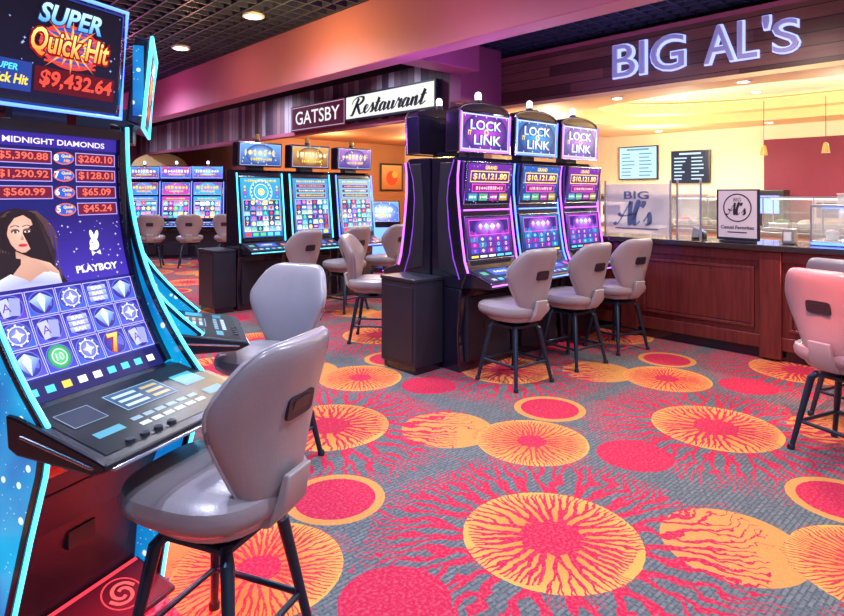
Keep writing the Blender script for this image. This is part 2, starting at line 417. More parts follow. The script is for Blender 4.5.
SB('wall_fascia','walnut',5.95,6.07,-3,4.92,2.6,3.16)
SB('trim_8','maroon',5.92,6.35,-3,4.92,3.16,3.20)
SB('wall_upper','ceilblack',6.32,6.36,-3,6.3,3.0,3.62)
SB('trim_5','gold',5.93,6.09,-3,4.92,2.56,2.6)
SB('ceiling_restaurant','brownwall',5.3,16,6.3,12.5,2.80,2.86)
def oval_slab():
    x0,x1,y0,y1=6.07,11,-3,6.3; cx,cy,rx,ry=8.45,2.5,1.75,2.7; n=64
    inn=[];out=[];in2=[]
    for k in range(n):
        a=2*PI*k/n+.01; ca,sa=math.cos(a),math.sin(a); inn.append((cx+rx*ca,cy+ry*sa)); in2.append((cx+(rx-.28)*ca,cy+(ry-.35)*sa))
        tx=((x1-cx) if ca>0 else (x0-cx))/ca if abs(ca)>1e-6 else 1e9
        ty=((y1-cy) if sa>0 else (y0-cy))/sa if abs(sa)>1e-6 else 1e9
        t=min(tx,ty); out.append((cx+t*ca,cy+t*sa))
    vs=[(p[0],p[1],2.62) for p in out]+[(p[0],p[1],2.62) for p in inn]+[(p[0],p[1],2.76) for p in inn]+[(p[0],p[1],2.76) for p in in2]+[(p[0],p[1],2.92) for p in in2]
    fs=[]
    for k in range(n):
        j=(k+1)%n
        for q in range(4): fs.append((q*n+k,q*n+j,(q+1)*n+j,(q+1)*n+k))
    o=MB().add(vs,fs).build('ceiling_bar','gold'); struct(o)
    MB().tube([(cx+(rx-.26)*math.cos(2*PI*k/n),cy+(ry-.33)*math.sin(2*PI*k/n),2.90) for k in range(n+1)],.02,6).build('cove_light','cove',o)
oval_slab()
SB('ceiling_tray','cream',6.07,11,-3,6.3,2.95,3.0)
SB('baseboard_far','black',-5,6.3,16.46,16.5,0,.12)
SB('trim_7','tile',10.96,11.0,3.75,9.5,.93,1.42)

# ------------------------------------------------------------------ chairs
def make_chair(label,loc,rot,group):
    t=thing('gaming_chair',label,'chair',loc,rot,group)
    MB().lathe([(.18,.530),(.228,.540),(.252,.562),(.258,.592),(.250,.618),(.225,.634),(.17,.643),(.08,.645)],(0,-.01),36,1,1.0,2.8).build('seat','vinyl',t,True)
    MB().lathe([(.11,.49),(.19,.505),(.215,.54)],(0,0),24,1,1,2.6).build('seat_pan','shell',t,True)
    T=[0,.012,.035,.07,.13,.25,.38,.50,.58,.64,.69,.74,.80,.86,.91,.95,.975,.99,1.0]
    HW=[.070,.098,.118,.130,.145,.176,.209,.238,.252,.258,.258,.250,.236,.220,.204,.184,.164,.142,.110]
    TH=[.008,.020,.033,.043,.050,.054,.055,.055,.055,.055,.054,.053,.052,.049,.046,.040,.032,.022,.010]
    n=40; vs=[];fs=[]; ZB,ZH=.565,.51
    def yc(tt): return .20+.11*tt-.03*math.sin(PI*tt)
    for tt,h,th in zip(T,HW,TH):
        for k in range(n):
            a=2*PI*k/n; ca,sa=math.cos(a),math.sin(a)
            X=h*math.copysign(abs(ca)**.68,ca); Y=th*math.copysign(abs(sa)**.7,sa)
            vs.append((X,yc(tt)+Y-1.2*X*X,ZB+ZH*tt))
    for i in range(len(T)-1):
        for k in range(n): fs.append((i*n+k,i*n+(k+1)%n,(i+1)*n+(k+1)%n,(i+1)*n+k))
    fs.append(tuple(range(n))); fs.append(tuple(range((len(T)-1)*n,len(T)*n)))
    b=MB().add(vs,fs).build('backrest','vinyl',t,True)
    yb=yc(.60)+.052; z0=ZB+ZH*.60
    pts=[]
    for k in range(20):
        a=2*PI*k/20; ca,sa=math.cos(a),math.sin(a)
        pts.append((.066*math.copysign(abs(ca)**.35,ca),.036*math.copysign(abs(sa)**.35,sa)))
    def ringslab(sc,ya,yb_):
        m_=MB(); vs=[(x*sc,ya+z*.2,z0+z*sc) for x,z in pts]+[(x*sc,yb_+z*.2,z0+z*sc) for x,z in pts]; k=20
        m_.add(vs,[tuple(range(k)),tuple(range(2*k-1,k-1,-1))]+[(i,(i+1)%k,k+(i+1)%k,k+i) for i in range(k)]); return m_
    ringslab(1,yb-.03,yb+.007).build('handle_surround','satin',b,True)
    ringslab(.66,yb-.02,yb+.0085).build('handle_recess','dgrey',b,True)
    pp=[((h+.001),yc(tt)-1.2*h*h,ZB+ZH*tt) for tt,h in zip(T,HW)]
    pq=[(-p[0],p[1],p[2]) for p in reversed(pp)]
    MB().tube(pp+pq,.004,6).build('piping','shell',b,True)
    MB().prism([(.09,.505),(.10,.49),(.22,.51),(.275,.57),(.295,.68),(.272,.68),(.245,.59),(.20,.54)],-.06,.06).build('back_bracket','shell',t,True,.006)
    MB().lathe([(.05,.44),(.05,.48),(.11,.49)],(0,0),18).build('swivel','legs',t,True)
    MB().prismz([(-.13,-.13),(.13,-.13),(.13,.13),(-.13,.13)],.445,.465).build('top_plate','legs',t,False,.004)
    for sx,sy in ((1,1),(1,-1),(-1,1),(-1,-1)):
        m_=MB().tube([(sx*.11,sy*.11,.46),(sx*.135,sy*.135,.43),(sx*.205,sy*.205,.012)],.018,10,[.020,.021,.014])
        l=m_.build('leg','legs',t,True)
        MB().lathe([(.020,0),(.020,.02),(.014,.03)],(sx*.207,sy*.207),12).build('glide','satin',l,True)
    r=MB(); k=.176; z=.17
    cs=[(k,k,z),(k,-k,z),(-k,-k,z),(-k,k,z)]
    for i in range(4): r.cyl(cs[i],cs[(i+1)%4],.011)
    r.build('foot_rail','legs',t,True)
    return t
def cang(fx,fy):            # camera-frame facing direction -> world z rotation (chair faces local -y)
    wx,wy=cw(fx,fy); return math.atan2(wy,wx)+PI/2
def P3(X,Y,z=0): a=cw(X,Y); return (a[0],a[1],z)
gA="chairs at the centre bank"; gB="chairs at the left bank"; gC="chairs at the far machines"
ch=[ # X,Y,fx,fy,label,group
 (-.635,1.90,-.93,.37,'large grey vinyl gaming chair in the foreground at the big curved screen slot machine',None),
 (-.85,3.33,-.40,-.92,'grey gaming chair just behind the foreground chair, turned sideways',None),
 (.74,4.80,-.62,.78,'grey swivel chair nearest the camera of the three at the violet slot machines',gA),
 (1.33,5.32,-.62,.78,'middle grey swivel chair of the three at the violet slot machines',gA),
 (1.88,5.82,-.52,.85,'grey swivel chair at the violet slot machines, closest to the bar counter',gA),
 (-.50,6.15,.95,-.10,'lavender lit grey chair behind the black cabinet of the centre bank',None),
 (-1.50,7.05,-.77,.64,'grey chair at the left bank, beside that bank\'s black cabinet',gB),
 (-.99,7.72,-.77,.64,'grey chair in front of the middle slot machine of the left bank',gB),
 (-.50,8.35,-.77,.64,'grey chair at the rightmost slot machine of the left bank',gB),
 (-5.50,12.2,-.3,.95,'small distant grey chair at the leftmost far slot machine',gC),
 (-4.72,12.2,-.3,.95,'small distant grey chair at the middle far slot machine',gC),
 (-4.02,12.4,-.1,.95,'small distant grey chair at the rightmost far slot machine',gC),
 (2.44,3.42,.90,.42,'chair tinted coral red by nearby light, at the right edge',None),
 (2.90,3.95,.90,.42,'partly cropped pink tinted chair behind the coral red one at the right edge',None)]
proto=None
for X,Y,fx,fy,lab,grp in ch:
    if proto is None: proto=make_chair(lab,P3(X,Y),cang(fx,fy),grp)
    else: copy_thing(proto,P3(X,Y),cang(fx,fy),lab,grp)

# ------------------------------------------------------------------ screen pictures
WH=(1,1,1); YL=(1,.72,.08); RD=(.95,.05,.05); CY=(.1,.75,1); MG=(.85,.08,.75); BL=(.03,.08,.55); DB=(.01,.015,.12)
def symbol(p,x,y,r,rng,L=3,pal=None):
    k=rng.randrange(6); c=rng.choice(pal or [RD,YL,CY,(.1,.8,.25),MG,WH])
    if k==0: p.disc(x,y,r,c,L,10); p.disc(x,y,r*.55,WH,L+1,8)
    elif k==1: p.poly([(x,y+r),(x+r*.8,y),(x,y-r),(x-r*.8,y)],c,L)
    elif k==2: p.text('7',x,y-r*.8,r*1.7,c,L,bold=.03)
    elif k==3: p.star(x,y,r*1.1,c,L)
    elif k==4: p.rect(x-r,y-r*.5,x+r,y+r*.5,c,L); p.text('BAR',x,y-r*.3,r*.6,WH,L+1)
    else: p.disc(x,y,r,c,L,12); p.text(rng.choice(['A','K','Q','9']),x,y-r*.5,r,WH,L+1)
def glyphs(p,x0,x1,y,h,rng,col,L):
    # small blurred looking ornaments: beads, bars and lozenges
    x=x0
    while x<x1-h*.4:
        w=h*(.45+.35*rng.random()); k=rng.randrange(3); c2=tuple(q*.55 for q in col)
        if k==0: p.rect(x,y+h*.1,x+w*.8,y+h*.9,c2,L,col)
        elif k==1: p.disc(x+w/2,y+h/2,w*.5,col,L,9,1,0,c2)
        else: p.poly([(x,y+h*.5),(x+w*.45,y),(x+w*.9,y+h*.5),(x+w*.45,y+h)],None,L,[c2,col,c2,col])
        x+=w*1.12
def pic_reels(W,H,seed,bg,bg2,rows=5,cols=5,wheel=True,big=True):
    rng=random.Random(seed); p=Paint(W,H)
    p.rect(0,0,W,H,bg,0,bg2,6)
    top=.62 if big else .80
    if big:
        glyphs(p,W*.10,W*.90,H*.92,H*.05,rng,YL,4)
        if wheel:
            cx,cy=W/2,H*.76
            for q in range(5): p.ring(cx,cy,W*(.06+.05*q),W*(.085+.05*q),[(.7,.9,1),(.05,.5,.8),(.5,.8,1),(.05,.25,.7),(.3,.7,.9)][q],2,26)
            for k in range(18):
                a=2*PI*k/18; p.disc(cx+W*.245*math.cos(a),cy+W*.245*math.sin(a),W*.018,WH,3,6)
            p.disc(cx,cy,W*.07,(1,.9,.5),3,16,1,edge=(.9,.4,.05))
            for s_ in (-1,1):
                for k in range(4): p.disc(cx+s_*W*.40,cy-H*.08+H*.055*k,W*.045,[CY,MG,YL,WH][k],3,10,1,0,(.02,.05,.3))
        else:
            for q in range(3):
                yb=H*(.66+.085*q); p.rect(W*.08,yb,W*.92,yb+H*.07,(.12,.02,.05) if q%2 else (.02,.04,.25),1); p.frame(W*.08,yb,W*.92,yb+H*.07,.005,[YL,CY,(.9,.3,.2)][q],2); glyphs(p,W*.16,W*.86,yb+H*.018,H*.036,rng,[YL,WH,(1,.5,.2)][q],3)
    else: glyphs(p,W*.15,W*.85,H*.86,H*.08,rng,YL,4)
    gx0,gx1,gy0,gy1=W*.05,W*.95,H*.10,H*top
    p.rect(gx0,gy0,gx1,gy1,(.05,.15,.45),1,(.02,.06,.3),4)
    cwid=(gx1-gx0)/cols; chh=(gy1-gy0)/rows
    for i in range(cols):
        for j in range(rows):
            c=rng.choice([bg2,(.35,.6,.95),(.03,.08,.42),(.7,.88,1),(.15,.35,.8),(.08,.03,.30),(.02,.05,.25)])
            p.rect(gx0+i*cwid+.003,gy0+j*chh+.003,gx0+(i+1)*cwid-.003,gy0+(j+1)*chh-.003,c,2,tuple(q*.35 for q in c))
            symbol(p,gx0+(i+.5)*cwid,gy0+(j+.5)*chh,min(cwid,chh)*.42,rng,4)
    p.frame(gx0-.004,gy0-.004,gx1+.004,gy1+.004,.006,(.8,.6,.2),3)
    for i in range(5): p.rect(W*(.07+i*.18),H*.02,W*(.2+i*.18),H*.075,rng.choice([RD,YL,(.1,.6,.2),CY]),1)
    return p
def pic_jackpot(W,H,seed,hue):
    rng=random.Random(seed); p=Paint(W,H); p.rect(0,0,W,H,DB,0,tuple(h*.7 for h in hue),5)
    for k in range(40): p.star(rng.random()*W,rng.random()*H,.004+.006*rng.random(),(.6,.5,1),1,4,.3)
    p.text('GRAND',W/2,H*.86,H*.10,YL,4,bold=.03)
    p.rect(W*.06,H*.53,W*.94,H*.82,(.10,.01,.22),2); p.frame(W*.06,H*.53,W*.94,H*.82,W*.015,YL,3); p.text('$10,121.80',W/2,H*.58,H*.18,(1,.45,.02),4,w=W*.76,bold=.03,col2=(1,.95,.3))
    p.rect(W*.12,H*.28,W*.88,H*.49,(.22,.01,.10),2); p.frame(W*.12,H*.28,W*.88,H*.49,W*.012,MG,3); glyphs(p,W*.2,W*.82,H*.32,H*.12,rng,(1,.6,.85),4)
    for k,c in enumerate((CY,(.2,.9,.4),MG,YL)):
        p.rect(W*(.06+k*.23),H*.06,W*(.25+k*.23),H*.24,tuple(q*.4 for q in c),2); glyphs(p,W*(.08+k*.23),W*(.24+k*.23),H*.11,H*.08,rng,WH,3)
    return p
def pic_neon(W,H,seed,hue):
    rng=random.Random(seed); p=Paint(W,H); p.rect(0,0,W,H,(.01,.01,.10),0,tuple(h*.5 for h in hue),5)
    p.rect(W*.05,H*.56,W*.95,H*.95,(.03,.01,.16),1)
    for q in range(9): p.disc(W*(.1+.1*q),H*.58,W*.05,tuple(h*(.5+.4*(q%2)) for h in hue),2,10,1.2)
    p.disc(W*.5,H*.74,W*.34,(.65,.2,1),2,26,.46,edge=(.05,.02,.25))
    for k,dx in enumerate((-.2,-.07,.07,.2)):
        c=[MG,CY,(.9,.8,1),MG][k]; xx,yy=W*(.5+dx),H*.75
        p.poly([(xx,yy+H*.10),(xx+W*.06,yy+H*.03),(xx,yy-H*.10),(xx-W*.06,yy+H*.03)],None,4,[WH,c,tuple(q*.3 for q in c),c])
    p.frame(W*.05,H*.56,W*.95,H*.95,W*.012,MG,3)
    for i in range(5):
        for j in range(3):
            x0,y0=W*(.06+.178*i),H*(.12+.14*j)
            p.rect(x0,y0,x0+W*.165,y0+H*.125,rng.choice([(.12,.03,.35),(.03,.08,.45),(.25,.02,.35),(.02,.2,.45)]),2)
            k=rng.randrange(4); cx,cy=x0+W*.082,y0+H*.065; c=rng.choice([MG,CY,(.7,.6,1),YL,(.3,.4,1)])
            if k==0: p.ring(cx,cy,H*.025,H*.045,c,3,12)
            elif k==1: p.poly([(cx,cy+H*.05),(cx+W*.04,cy),(cx,cy-H*.05),(cx-W*.04,cy)],c,3)
            elif k==2: p.star(cx,cy,H*.055,c,3)
            else: p.text('7',cx,cy-H*.045,H*.09,c,3,bold=.03)
    p.rect(0,0,W,H*.09,(.02,.02,.1),4)
    for k in range(5): p.rect(W*(.05+k*.19),H*.02,W*(.2+k*.19),H*.07,rng.choice([WH,YL,CY,RD]),5)
    return p
def pic_lock(W,H,c):
    p=Paint(W,H); p.rect(0,0,W,H,(.008,.01,.14),0,tuple(q*.6 for q in c),4); p.frame(0,0,W,H,W*.02,(.5,.6,1),2)
    p.disc(W*.5,H*.5,W*.47,tuple(min(1,q*1.3) for q in c),1,24,.6,edge=(.008,.01,.12))
    for k in range(9): p.star(W*(.06+.11*k),H*(.07 if k%2 else .93),W*.02,tuple(min(1,q+.4) for q in c),2,4,.4)
    for y0,st,w in ((.56,'LOCK',.66),(.15,'LINK',.58)):
        p.text(st,W*(.5 if y0>.5 else .54),H*(y0-.015),H*.30,(.02,.02,.15),3,w=W*(w+.05),bold=.09)
        p.text(st,W*(.5 if y0>.5 else .54),H*y0,H*.27,(.45,.6,1),4,w=W*w,bold=.02,col2=WH)
    p.text('IT',W*.16,H*.41,H*.13,YL,4,bold=.03)
    p.ring(W*.5,H*.50,W*.026,W*.048,YL,5,14)
    return p
def pic_emblem(W,H,seed,c1,c2,tc):
    p=Paint(W,H); p.rect(0,0,W,H,c1,0,c2,4); rng=random.Random(seed)
    p.disc(W/2,H*.52,H*.75,tuple(min(1,q*1.5+.1) for q in c2),1,24,.62,edge=c1)
    glyphs(p,W*.10,W*.92,H*.42,H*.34,rng,tc,4); glyphs(p,W*.25,W*.78,H*.20,H*.16,rng,YL,4)
    for k in range(14): p.star(rng.random()*W,rng.random()*H,.012,YL,2)
    p.frame(0,0,W,H,W*.012,(.3,.4,.7),3)
    return p
def flat_map(hw,y0,z0,y1,z1,H):
    dy,dz=y1-y0,z1-z0; L=math.hypot(dy,dz); nx,nz=-dz/L,dy/L
    return lambda u,v,h:(-hw+u, y0+dy*v/H+nx*h, z0+dz*v/H+nz*h)

def tall_machine(label,loc,rot,group,style,led,seed,cols):
    t=thing('slot_machine',label,'slot machine',loc,rot,group); hw={'D':.345,'C':.325,'E':.35}[style]; far='screenfar'
    MB().prism([(-.12,0),(-.10,.30),(-.13,.70),(.21,.70),(.21,0)],-hw,hw).build('base','black',t,False,.012)
    door=MB().box(-.27,.27,-.140,-.10,.08,.62).build('belly_door','satin',t,False,.006)
    MB().box(-.06,.06,-.146,-.14,.34,.40).build('lock_plate','dgrey',door)
    cf=[(-.14,.70),(-.20,.84),(-.165,.93),(-.135,1.1),(-.105,1.32),(-.085,1.50),(-.085,1.65),(-.10,1.77),(-.06,1.81)] if style=='D' else [(-.14,.70),(-.165,.86),(-.06,1.76),(0,1.80)]
    MB().prism(cf+[(.21,1.81),(.21,.70)],-hw,hw).build('cabinet','black',t,False,.008)
    dk=MB().prism([(-.44,.725),(-.46,.745),(-.455,.775),(-.16,.865),(-.14,.70)],-hw+.015,hw-.015).build('button_deck','black',t,False,.012)
    p=Paint(.6,.22); p.rect(0,0,.6,.22,(.02,.02,.06),0); rng=random.Random(seed+5)
    p.rect(.17,.09,.43,.19,(.05,.12,.5),1); glyphs(p,.22,.38,.12,.04,rng,WH,3)
    for k in range(6): p.rect(.05+.085*k,.02,.10+.085*k,.05,rng.choice([(.5,.5,.6),CY,(.3,.3,.5),(.3,.3,.7)]),1)
    p.disc(.52,.13,.030,(.7,.1,.1),1); p.rect(.05,.11,.12,.16,(.1,.4,.3),1)
    p.build('deck_display',flat_map(.3,-.435,.784,-.18,.861,.22),far,dk)
    MB().tube([(-hw+.02,-.462,.755),(hw-.02,-.462,.755)],.006,6).build('deck_light',led,dk)
    yl=lambda z:-.165+.105*(z-.86)/.9
    def panel(name,z0,z1,pic,hw2,off=.02,tilt=0,trim=False):
        f=MB().prism([(yl(z0)-off,z0-.018),(yl(z1)-off-tilt,z1+.018),(yl(z1)+.03,z1+.018),(yl(z0)+.03,z0-.018)],-hw2-.020,hw2+.020).build(name+'_frame','black',t,False,.006)
        H=z1-z0; ya,yb=yl(z0)-off-.002,yl(z1)-off-tilt-.002; pic.build(name,flat_map(hw2,ya,z0,yb,z1,H),far,f)
        if trim:
            e=.012; MB().tube([(-hw2-e,ya,z0-e),(hw2+e,ya,z0-e),(hw2+e,yb,z1+e),(-hw2-e,yb,z1+e),(-hw2-e,ya,z0-e)],.0055,6).build(name+'_trim','chrome',f)
    w2=.30 if style!='C' else .285
    if style=='D':
        panel('main_screen',.945,1.290,pic_neon(.58,.345,seed,cols[0]),.29,.020,.0,True)
        panel('upper_screen',1.415,1.750,pic_jackpot(.58,.335,seed+1,cols[1]),.29,.025,.085,True)
        MB().tube([(-w2,yl(1.355)-.02,1.355),(w2,yl(1.355)-.02,1.355)],.007,6).build('divider_light',led,t)
        zt=(1.85,2.20)
        for s_ in (-1,1):
            MB().prism([(-.10,.80),(-.02,1.0),(.01,1.3),(.0,1.6),(-.05,1.76),(.10,1.76),(.14,1.3),(.12,.85)],min(s_*hw,s_*(hw+.006)),max(s_*hw,s_*(hw+.006))).build('side_panel','satin',t,False,.003)
            MB().tube([(s_*(hw+.004),y_,z_) for y_,z_ in ((-.12,.78),(-.05,.95),(.0,1.2),(.02,1.45),(0,1.62),(-.06,1.78))],.005,6).build('side_light','dimviolet',t)
    elif style=='C':
        panel('main_screen',.93,1.70,pic_reels(.57,.77,seed,cols[0],cols[1],6,6,seed==40),w2,.03); zt=(1.84,2.16)
    else:
        panel('main_screen',.93,1.42,pic_reels(.6,.49,seed,cols[0],cols[1],3,5,False,False),w2,.02)
        panel('upper_screen',1.46,1.74,pic_emblem(.6,.28,seed,cols[1],cols[0],YL),w2); zt=(1.83,2.12)
    for s_ in (-1,1):
        pth=[(s_*(hw-.004),y_-.012,z_) for y_,z_ in cf[1:-1]] if style=='D' else [(s_*(hw-.004),yl(z)-.022,z) for z in (.87,1.15,1.45,1.76)]
        MB().tube(pth,.009,6).build('edge_light',led,t)
    MB().box(-.26,.26,yl(.88)-.018,yl(.93)+.01,.882,.922).build('speaker_bar','dgrey',t,False,.004)
    MB().box(-.10,.10,0,.12,1.79,zt[0]+.02).build('neck','satin',t)
    z0,z1=zt; hd=hw-.01
    tp=MB().prism([(-.10,z0),(-.115,z1),(.05,z1),(.06,z0)],-hd,hd).build('topper','black',t,False,.012)
    H=z1-z0-.04; ws=hd-.025
    if style=='D': pic=pic_lock(2*ws,H,cols[0])
    elif style=='C': pic=pic_emblem(2*ws,H,seed+3,cols[2],cols[3],(.9,.8,.5))
    else: pic=pic_emblem(2*ws,H,seed+3,cols[0],cols[1],WH)
    pic.build('topper_screen',flat_map(ws,-.103,z0+.02,-.117,z1-.02,H),far,tp)
    if style=='D': MB().tube([(-hd,-.118,z1-.005),(-hd,-.105,z0),(hd,-.105,z0),(hd,-.118,z1-.005)],.009,6).build('topper_trim','chrome',tp)
    if style!='C': MB().tube([(-hd+.014,-.122,z1-.01),(-hd+.014,-.109,z0+.012),(hd-.014,-.109,z0+.012),(hd-.014,-.122,z1-.01)],.006,6).build('topper_light',led,tp)
    if style=='D':
        pl=[(hd*math.cos(PI*k/14),z1-.004+.085*math.sin(PI*k/14)) for k in range(15)]
        cr=MB().prismy(pl,-.10,.03).build('rounded_crown','black',tp,True)
        MB().tube([(x_,-.103,z_) for x_,z_ in pl],.010,6).build('crown_trim','chrome',cr,True)
        zc=z1+.075
    else: zc=z1
    c=MB().lathe([(.035,zc),(.035,zc+.04),(.03,zc+.045)],(0,-.02),16).build('candle_base','dgrey',t,True)
    MB().lathe([(.028,zc+.045),(.030,zc+.09),(.022,zc+.110),(.006,zc+.118)],(0,-.02),16).build('candle_lens','whiteled' if style!='C' else 'amber',c,True)
    return t
g_='slot machines of the centre bank'
Dcol=[[(.42,.05,.60),(.20,.02,.45)],[(.02,.30,.75),(.02,.15,.60)],[(.35,.10,.75),(.25,.02,.5)]]
for i,(led,lab) in enumerate((('violet','violet lit slot machine with stacked screens beside the short black cabinet'),('blueled','blue and violet slot machine in the middle of the centre bank'),('violet','slot machine of the centre bank nearest the bar counter'))):
    tall_machine(lab,(3.98+.745*i,3.56,0),0,g_,'D',led,20+i,Dcol[i])
tall_machine('slot machine backing onto the centre bank, seen edge on from the side',(3.98,3.56+.45,0),PI,None,'D','violet',31,Dcol[0])
g_='slot machines of the left bank'
Ccol=[[(.02,.10,.40),(.03,.35,.60),(.02,.05,.25),(.15,.35,.75)],[(.02,.08,.45),(.03,.28,.60),(.15,.04,.02),(.65,.35,.08)],[(.03,.12,.40),(.12,.40,.75),(.02,.03,.20),(.35,.12,.50)]]
for i,(led,lab) in enumerate((('cyan','tall screen slot machine at the left end of the left bank beside its black cabinet'),('cyan','middle tall screen slot machine of the left bank'),('blueled','rightmost tall screen slot machine of the left bank, under the restaurant sign'))):
    tall_machine(lab,(3.80+.76*i,7.27,0),0,g_,'C',led,40+i,Ccol[i])
Ecol=[[(.25,.02,.10),(.02,.25,.8)],[(.02,.10,.55),(.55,.05,.35)],[(.20,.03,.45),(.02,.40,.75)],[(.03,.1,.5),(.1,.5,.8)]]
for i,(X,lab) in enumerate(((-6.42,'distant blue lit slot machine, leftmost of those in view at the far wall'),(-5.66,'distant slot machine in the middle of the three by the far wall'),(-4.92,'distant slot machine of the far three nearest the left bank'))):
    tall_machine(lab,P3(X,13.9-.05*i),cang(.25,-1),'far slot machines','E','blueled',50+i,Ecol[i])
def end_cabinet(label,x0,x1,y0,y1):
    t=thing('end_cabinet',label,'cabinet',(x0,y0,0))
    MB().box(0,x1-x0,0,y1-y0,.06,.76).build('body','satin',t,False,.008)
    MB().box(.02,x1-x0-.02,.02,y1-y0-.02,0,.06).build('plinth','black',t)
    MB().box(-.008,x1-x0,-.008,y1-y0+.008,.76,.79).build('top','satin',t,False,.006)
    MB().box(-.006,0,.03,y1-y0-.03,.10,.72).build('door','satin',t,False,.003)
end_cabinet('short black cabinet at the near end of the centre bank',3.30,3.62,3.62,4.06)
end_cabinet('short black cabinet at the near end of the left bank',3.16,3.45,7.14,7.60)

# ------------------------------------------------------------------ big curved machines
def curve_y(t): return -.05+.25*(1-(1-t)**2.6)
def curved_machine(label,X,Y,angcam,seed,near,topfwd=0,bulge=.13):
    t=thing('curved_slot_machine',label,'slot machine',P3(X,Y),R(angcam-43),'curved screen slot machines')
    hb=.283
    fr=[(curve_y(k/10)+.03,.84+.90*k/10) for k in range(11)]
    MB().prism([(-.06,.62),(-.14,.80)]+fr+[(.28,1.76),(.28,.62)],-hb,hb).build('cabinet','black',t,False,.006)
    bs=MB().prism([(.13,0),(.11,.20),(.06,.40),(-.05,.62),(.28,.62),(.28,0)],-hb,hb).build('base','satin',t,False,.006)
    dr=MB().prism([(.118,.12),(.098,.20),(.045,.40),(-.02,.55),(0,.56),(.07,.40),(.13,.20),(.14,.12)],-.23,.23).build('belly_door','satin',t,False,.004)
    MB().box(-.05,.05,.050,.075,.30,.36).build('lock_plate','dgrey',dr)
    # low red lit foot panel with a swirl emblem
    fp=MB().prism([(-.085,0),(-.085,.018),(.112,.085),(.125,0)],-hb,hb).build('foot_panel','satin',t,False,.004)
    p=Paint(.54,.20); p.rect(0,0,.54,.20,(.22,.004,.015),0,(.05,.002,.008),4)
    for cx_ in (.14,.40):
        p.ring(cx_,.10,.066,.072,(.95,.06,.08),1,26)
        for q in range(2):
            a0=PI*q; p.stroke([(cx_+.052*math.cos(a0+a)*(1-a/7),.10+.052*math.sin(a0+a)*(1-a/7)) for a in (0,.7,1.4,2.1,2.8,3.5,4.2,5.0)],.014,(1,.12,.12),2,5,.8)
    p.rect(0,.185,.54,.20,(1,.05,.08),1)
    p.build('lit_emblem',flat_map(.27,-.080,.022,.108,.086,.20),'screen',fp)
    for s_ in (-1,1):
        fe=[(.0,.02),(-.045,.25),(-.12,.50),(-.185,.70),(-.20,.78)]+[(curve_y(k/12)-.015-bulge*(1-k/12)**2.2,.84+.92*k/12) for k in range(13)]
        a,b=(hb,hb+.026) if s_>0 else (-hb-.026,-hb)
        w=MB().prism(fe+[(.26,1.78),(.26,.02)],a,b).build('side_wing','black',t,False,.003)
        inner=[(min(y+.022,.2),max(z,.03)) for y,z in fe]+[(.20,1.74),(.20,.05)]
        for xx in (s_*(hb+.0275),s_*(hb-.0015)):
            MB().prism(inner,xx-.0005,xx+.0005).build('backlit_panel','stars',w)
        MB().tube([((hb+.013)*s_,y-.004,z) for y,z in fe],.007,8).build('edge_light','cyan',w)
    def cm(hw_,z0,hh,off):
        H=hh
        def f(u,v,h):
            tt=v/H; y=curve_y(tt); dy=(curve_y(min(tt+.01,1.0))-curve_y(max(tt-.01,0)))/(.01*(2 if .01<tt<.99 else 1)); L=math.hypot(dy,.85)
            return (-hw_+u, y+(-.85/L)*(h+off), z0+.85*tt+(dy/L)*(h+off))
        return f
    W,H=.52,.92
    f=cm(.26,.86,H,.0)
    b=MB(); N=16
    for xa,xb in ((-.022,0),(W,W+.022)):
        vs=[];fs=[]
        for k in range(N+1):
            v=H*k/N
            for (xx,oo) in ((xa,-.02),(xa,.022),(xb,.022),(xb,-.02)): vs.append(f(xx,v,oo))
        for k in range(N):
            for q in range(4): fs.append((k*4+q,k*4+(q+1)%4,(k+1)*4+(q+1)%4,(k+1)*4+q))
        b.add(vs,fs)
    p0,p1=f(0,H,.016),f(0,H,-.03)
    b.box(-.282,.282,p0[1]-.0,p1[1]+.03,p0[2]-.004,p0[2]+.035)
    bez=b.build('bezel','black',t)
    p=Paint(W,H); rng=random.Random(seed)
    p.rect(0,0,W,H,(.02,.02,.28),0,(.01,.01,.10),24)
    Y=lambda tt:tt*H
    p.rect(0,Y(.94),W,Y(.995),(.04,.02,.30),1); p.text('MIDNIGHT DIAMONDS',W*.53,Y(.952),.022,(.9,.8,1),3,w=.38,bold=.02)
    L_=['$5,390.88','$1,290.92','$560.99']; R_=['$260.10','$128.01','$65.09','$45.24']
    for k in range(4):
        yb=Y(.872-.072*k)
        if k<3: p.rect(.03,yb,.255,yb+.050,(.16,.01,.04),1); p.frame(.03,yb,.255,yb+.050,.003,(.5,.4,1),2); p.text(L_[k],.157,yb+.010,.031,(1,.16,.10),3,w=.168 if k<2 else .14,bold=.02)
        p.rect(.345,yb,.512,yb+.050,(.16,.01,.04),1); p.frame(.345,yb,.512,yb+.050,.003,(.5,.4,1),2); p.text(R_[k],.429,yb+.009,.033,(1,.16,.10),3,w=.145 if k<2 else .120,bold=.02)
        p.disc(.300,yb+.025,.040,(.9,.15,.03),2,22,.62); p.disc(.300,yb+.025,.036,(.02,.12,.7),2.5,22,.56)
        p.text(['8','7','6','5'][k],.272,yb+.014,.026,WH,3,bold=.04); p.text('Quick',.309,yb+.027,.013,YL,3,w=.040,shear=.15,bold=.04); p.text('Hit',.311,yb+.010,.013,(1,.4,.05),3,w=.024,shear=.15,bold=.04)
    p.rect(0,Y(.385),W,Y(.655),(.06,.03,.45),.5,(.02,.01,.16),8)
    for k in range(46): p.star(.22+.29*rng.random(),Y(.39+.24*rng.random()),.002+.005*rng.random(),(.7,.7,1),.8,4,.3)
    hair=(.022,.010,.014); hl=(.11,.05,.045); skin=(.88,.55,.43); sk2=(.50,.24,.19); skm=(.70,.39,.30)
    cx=.13; i0=len(p.v)
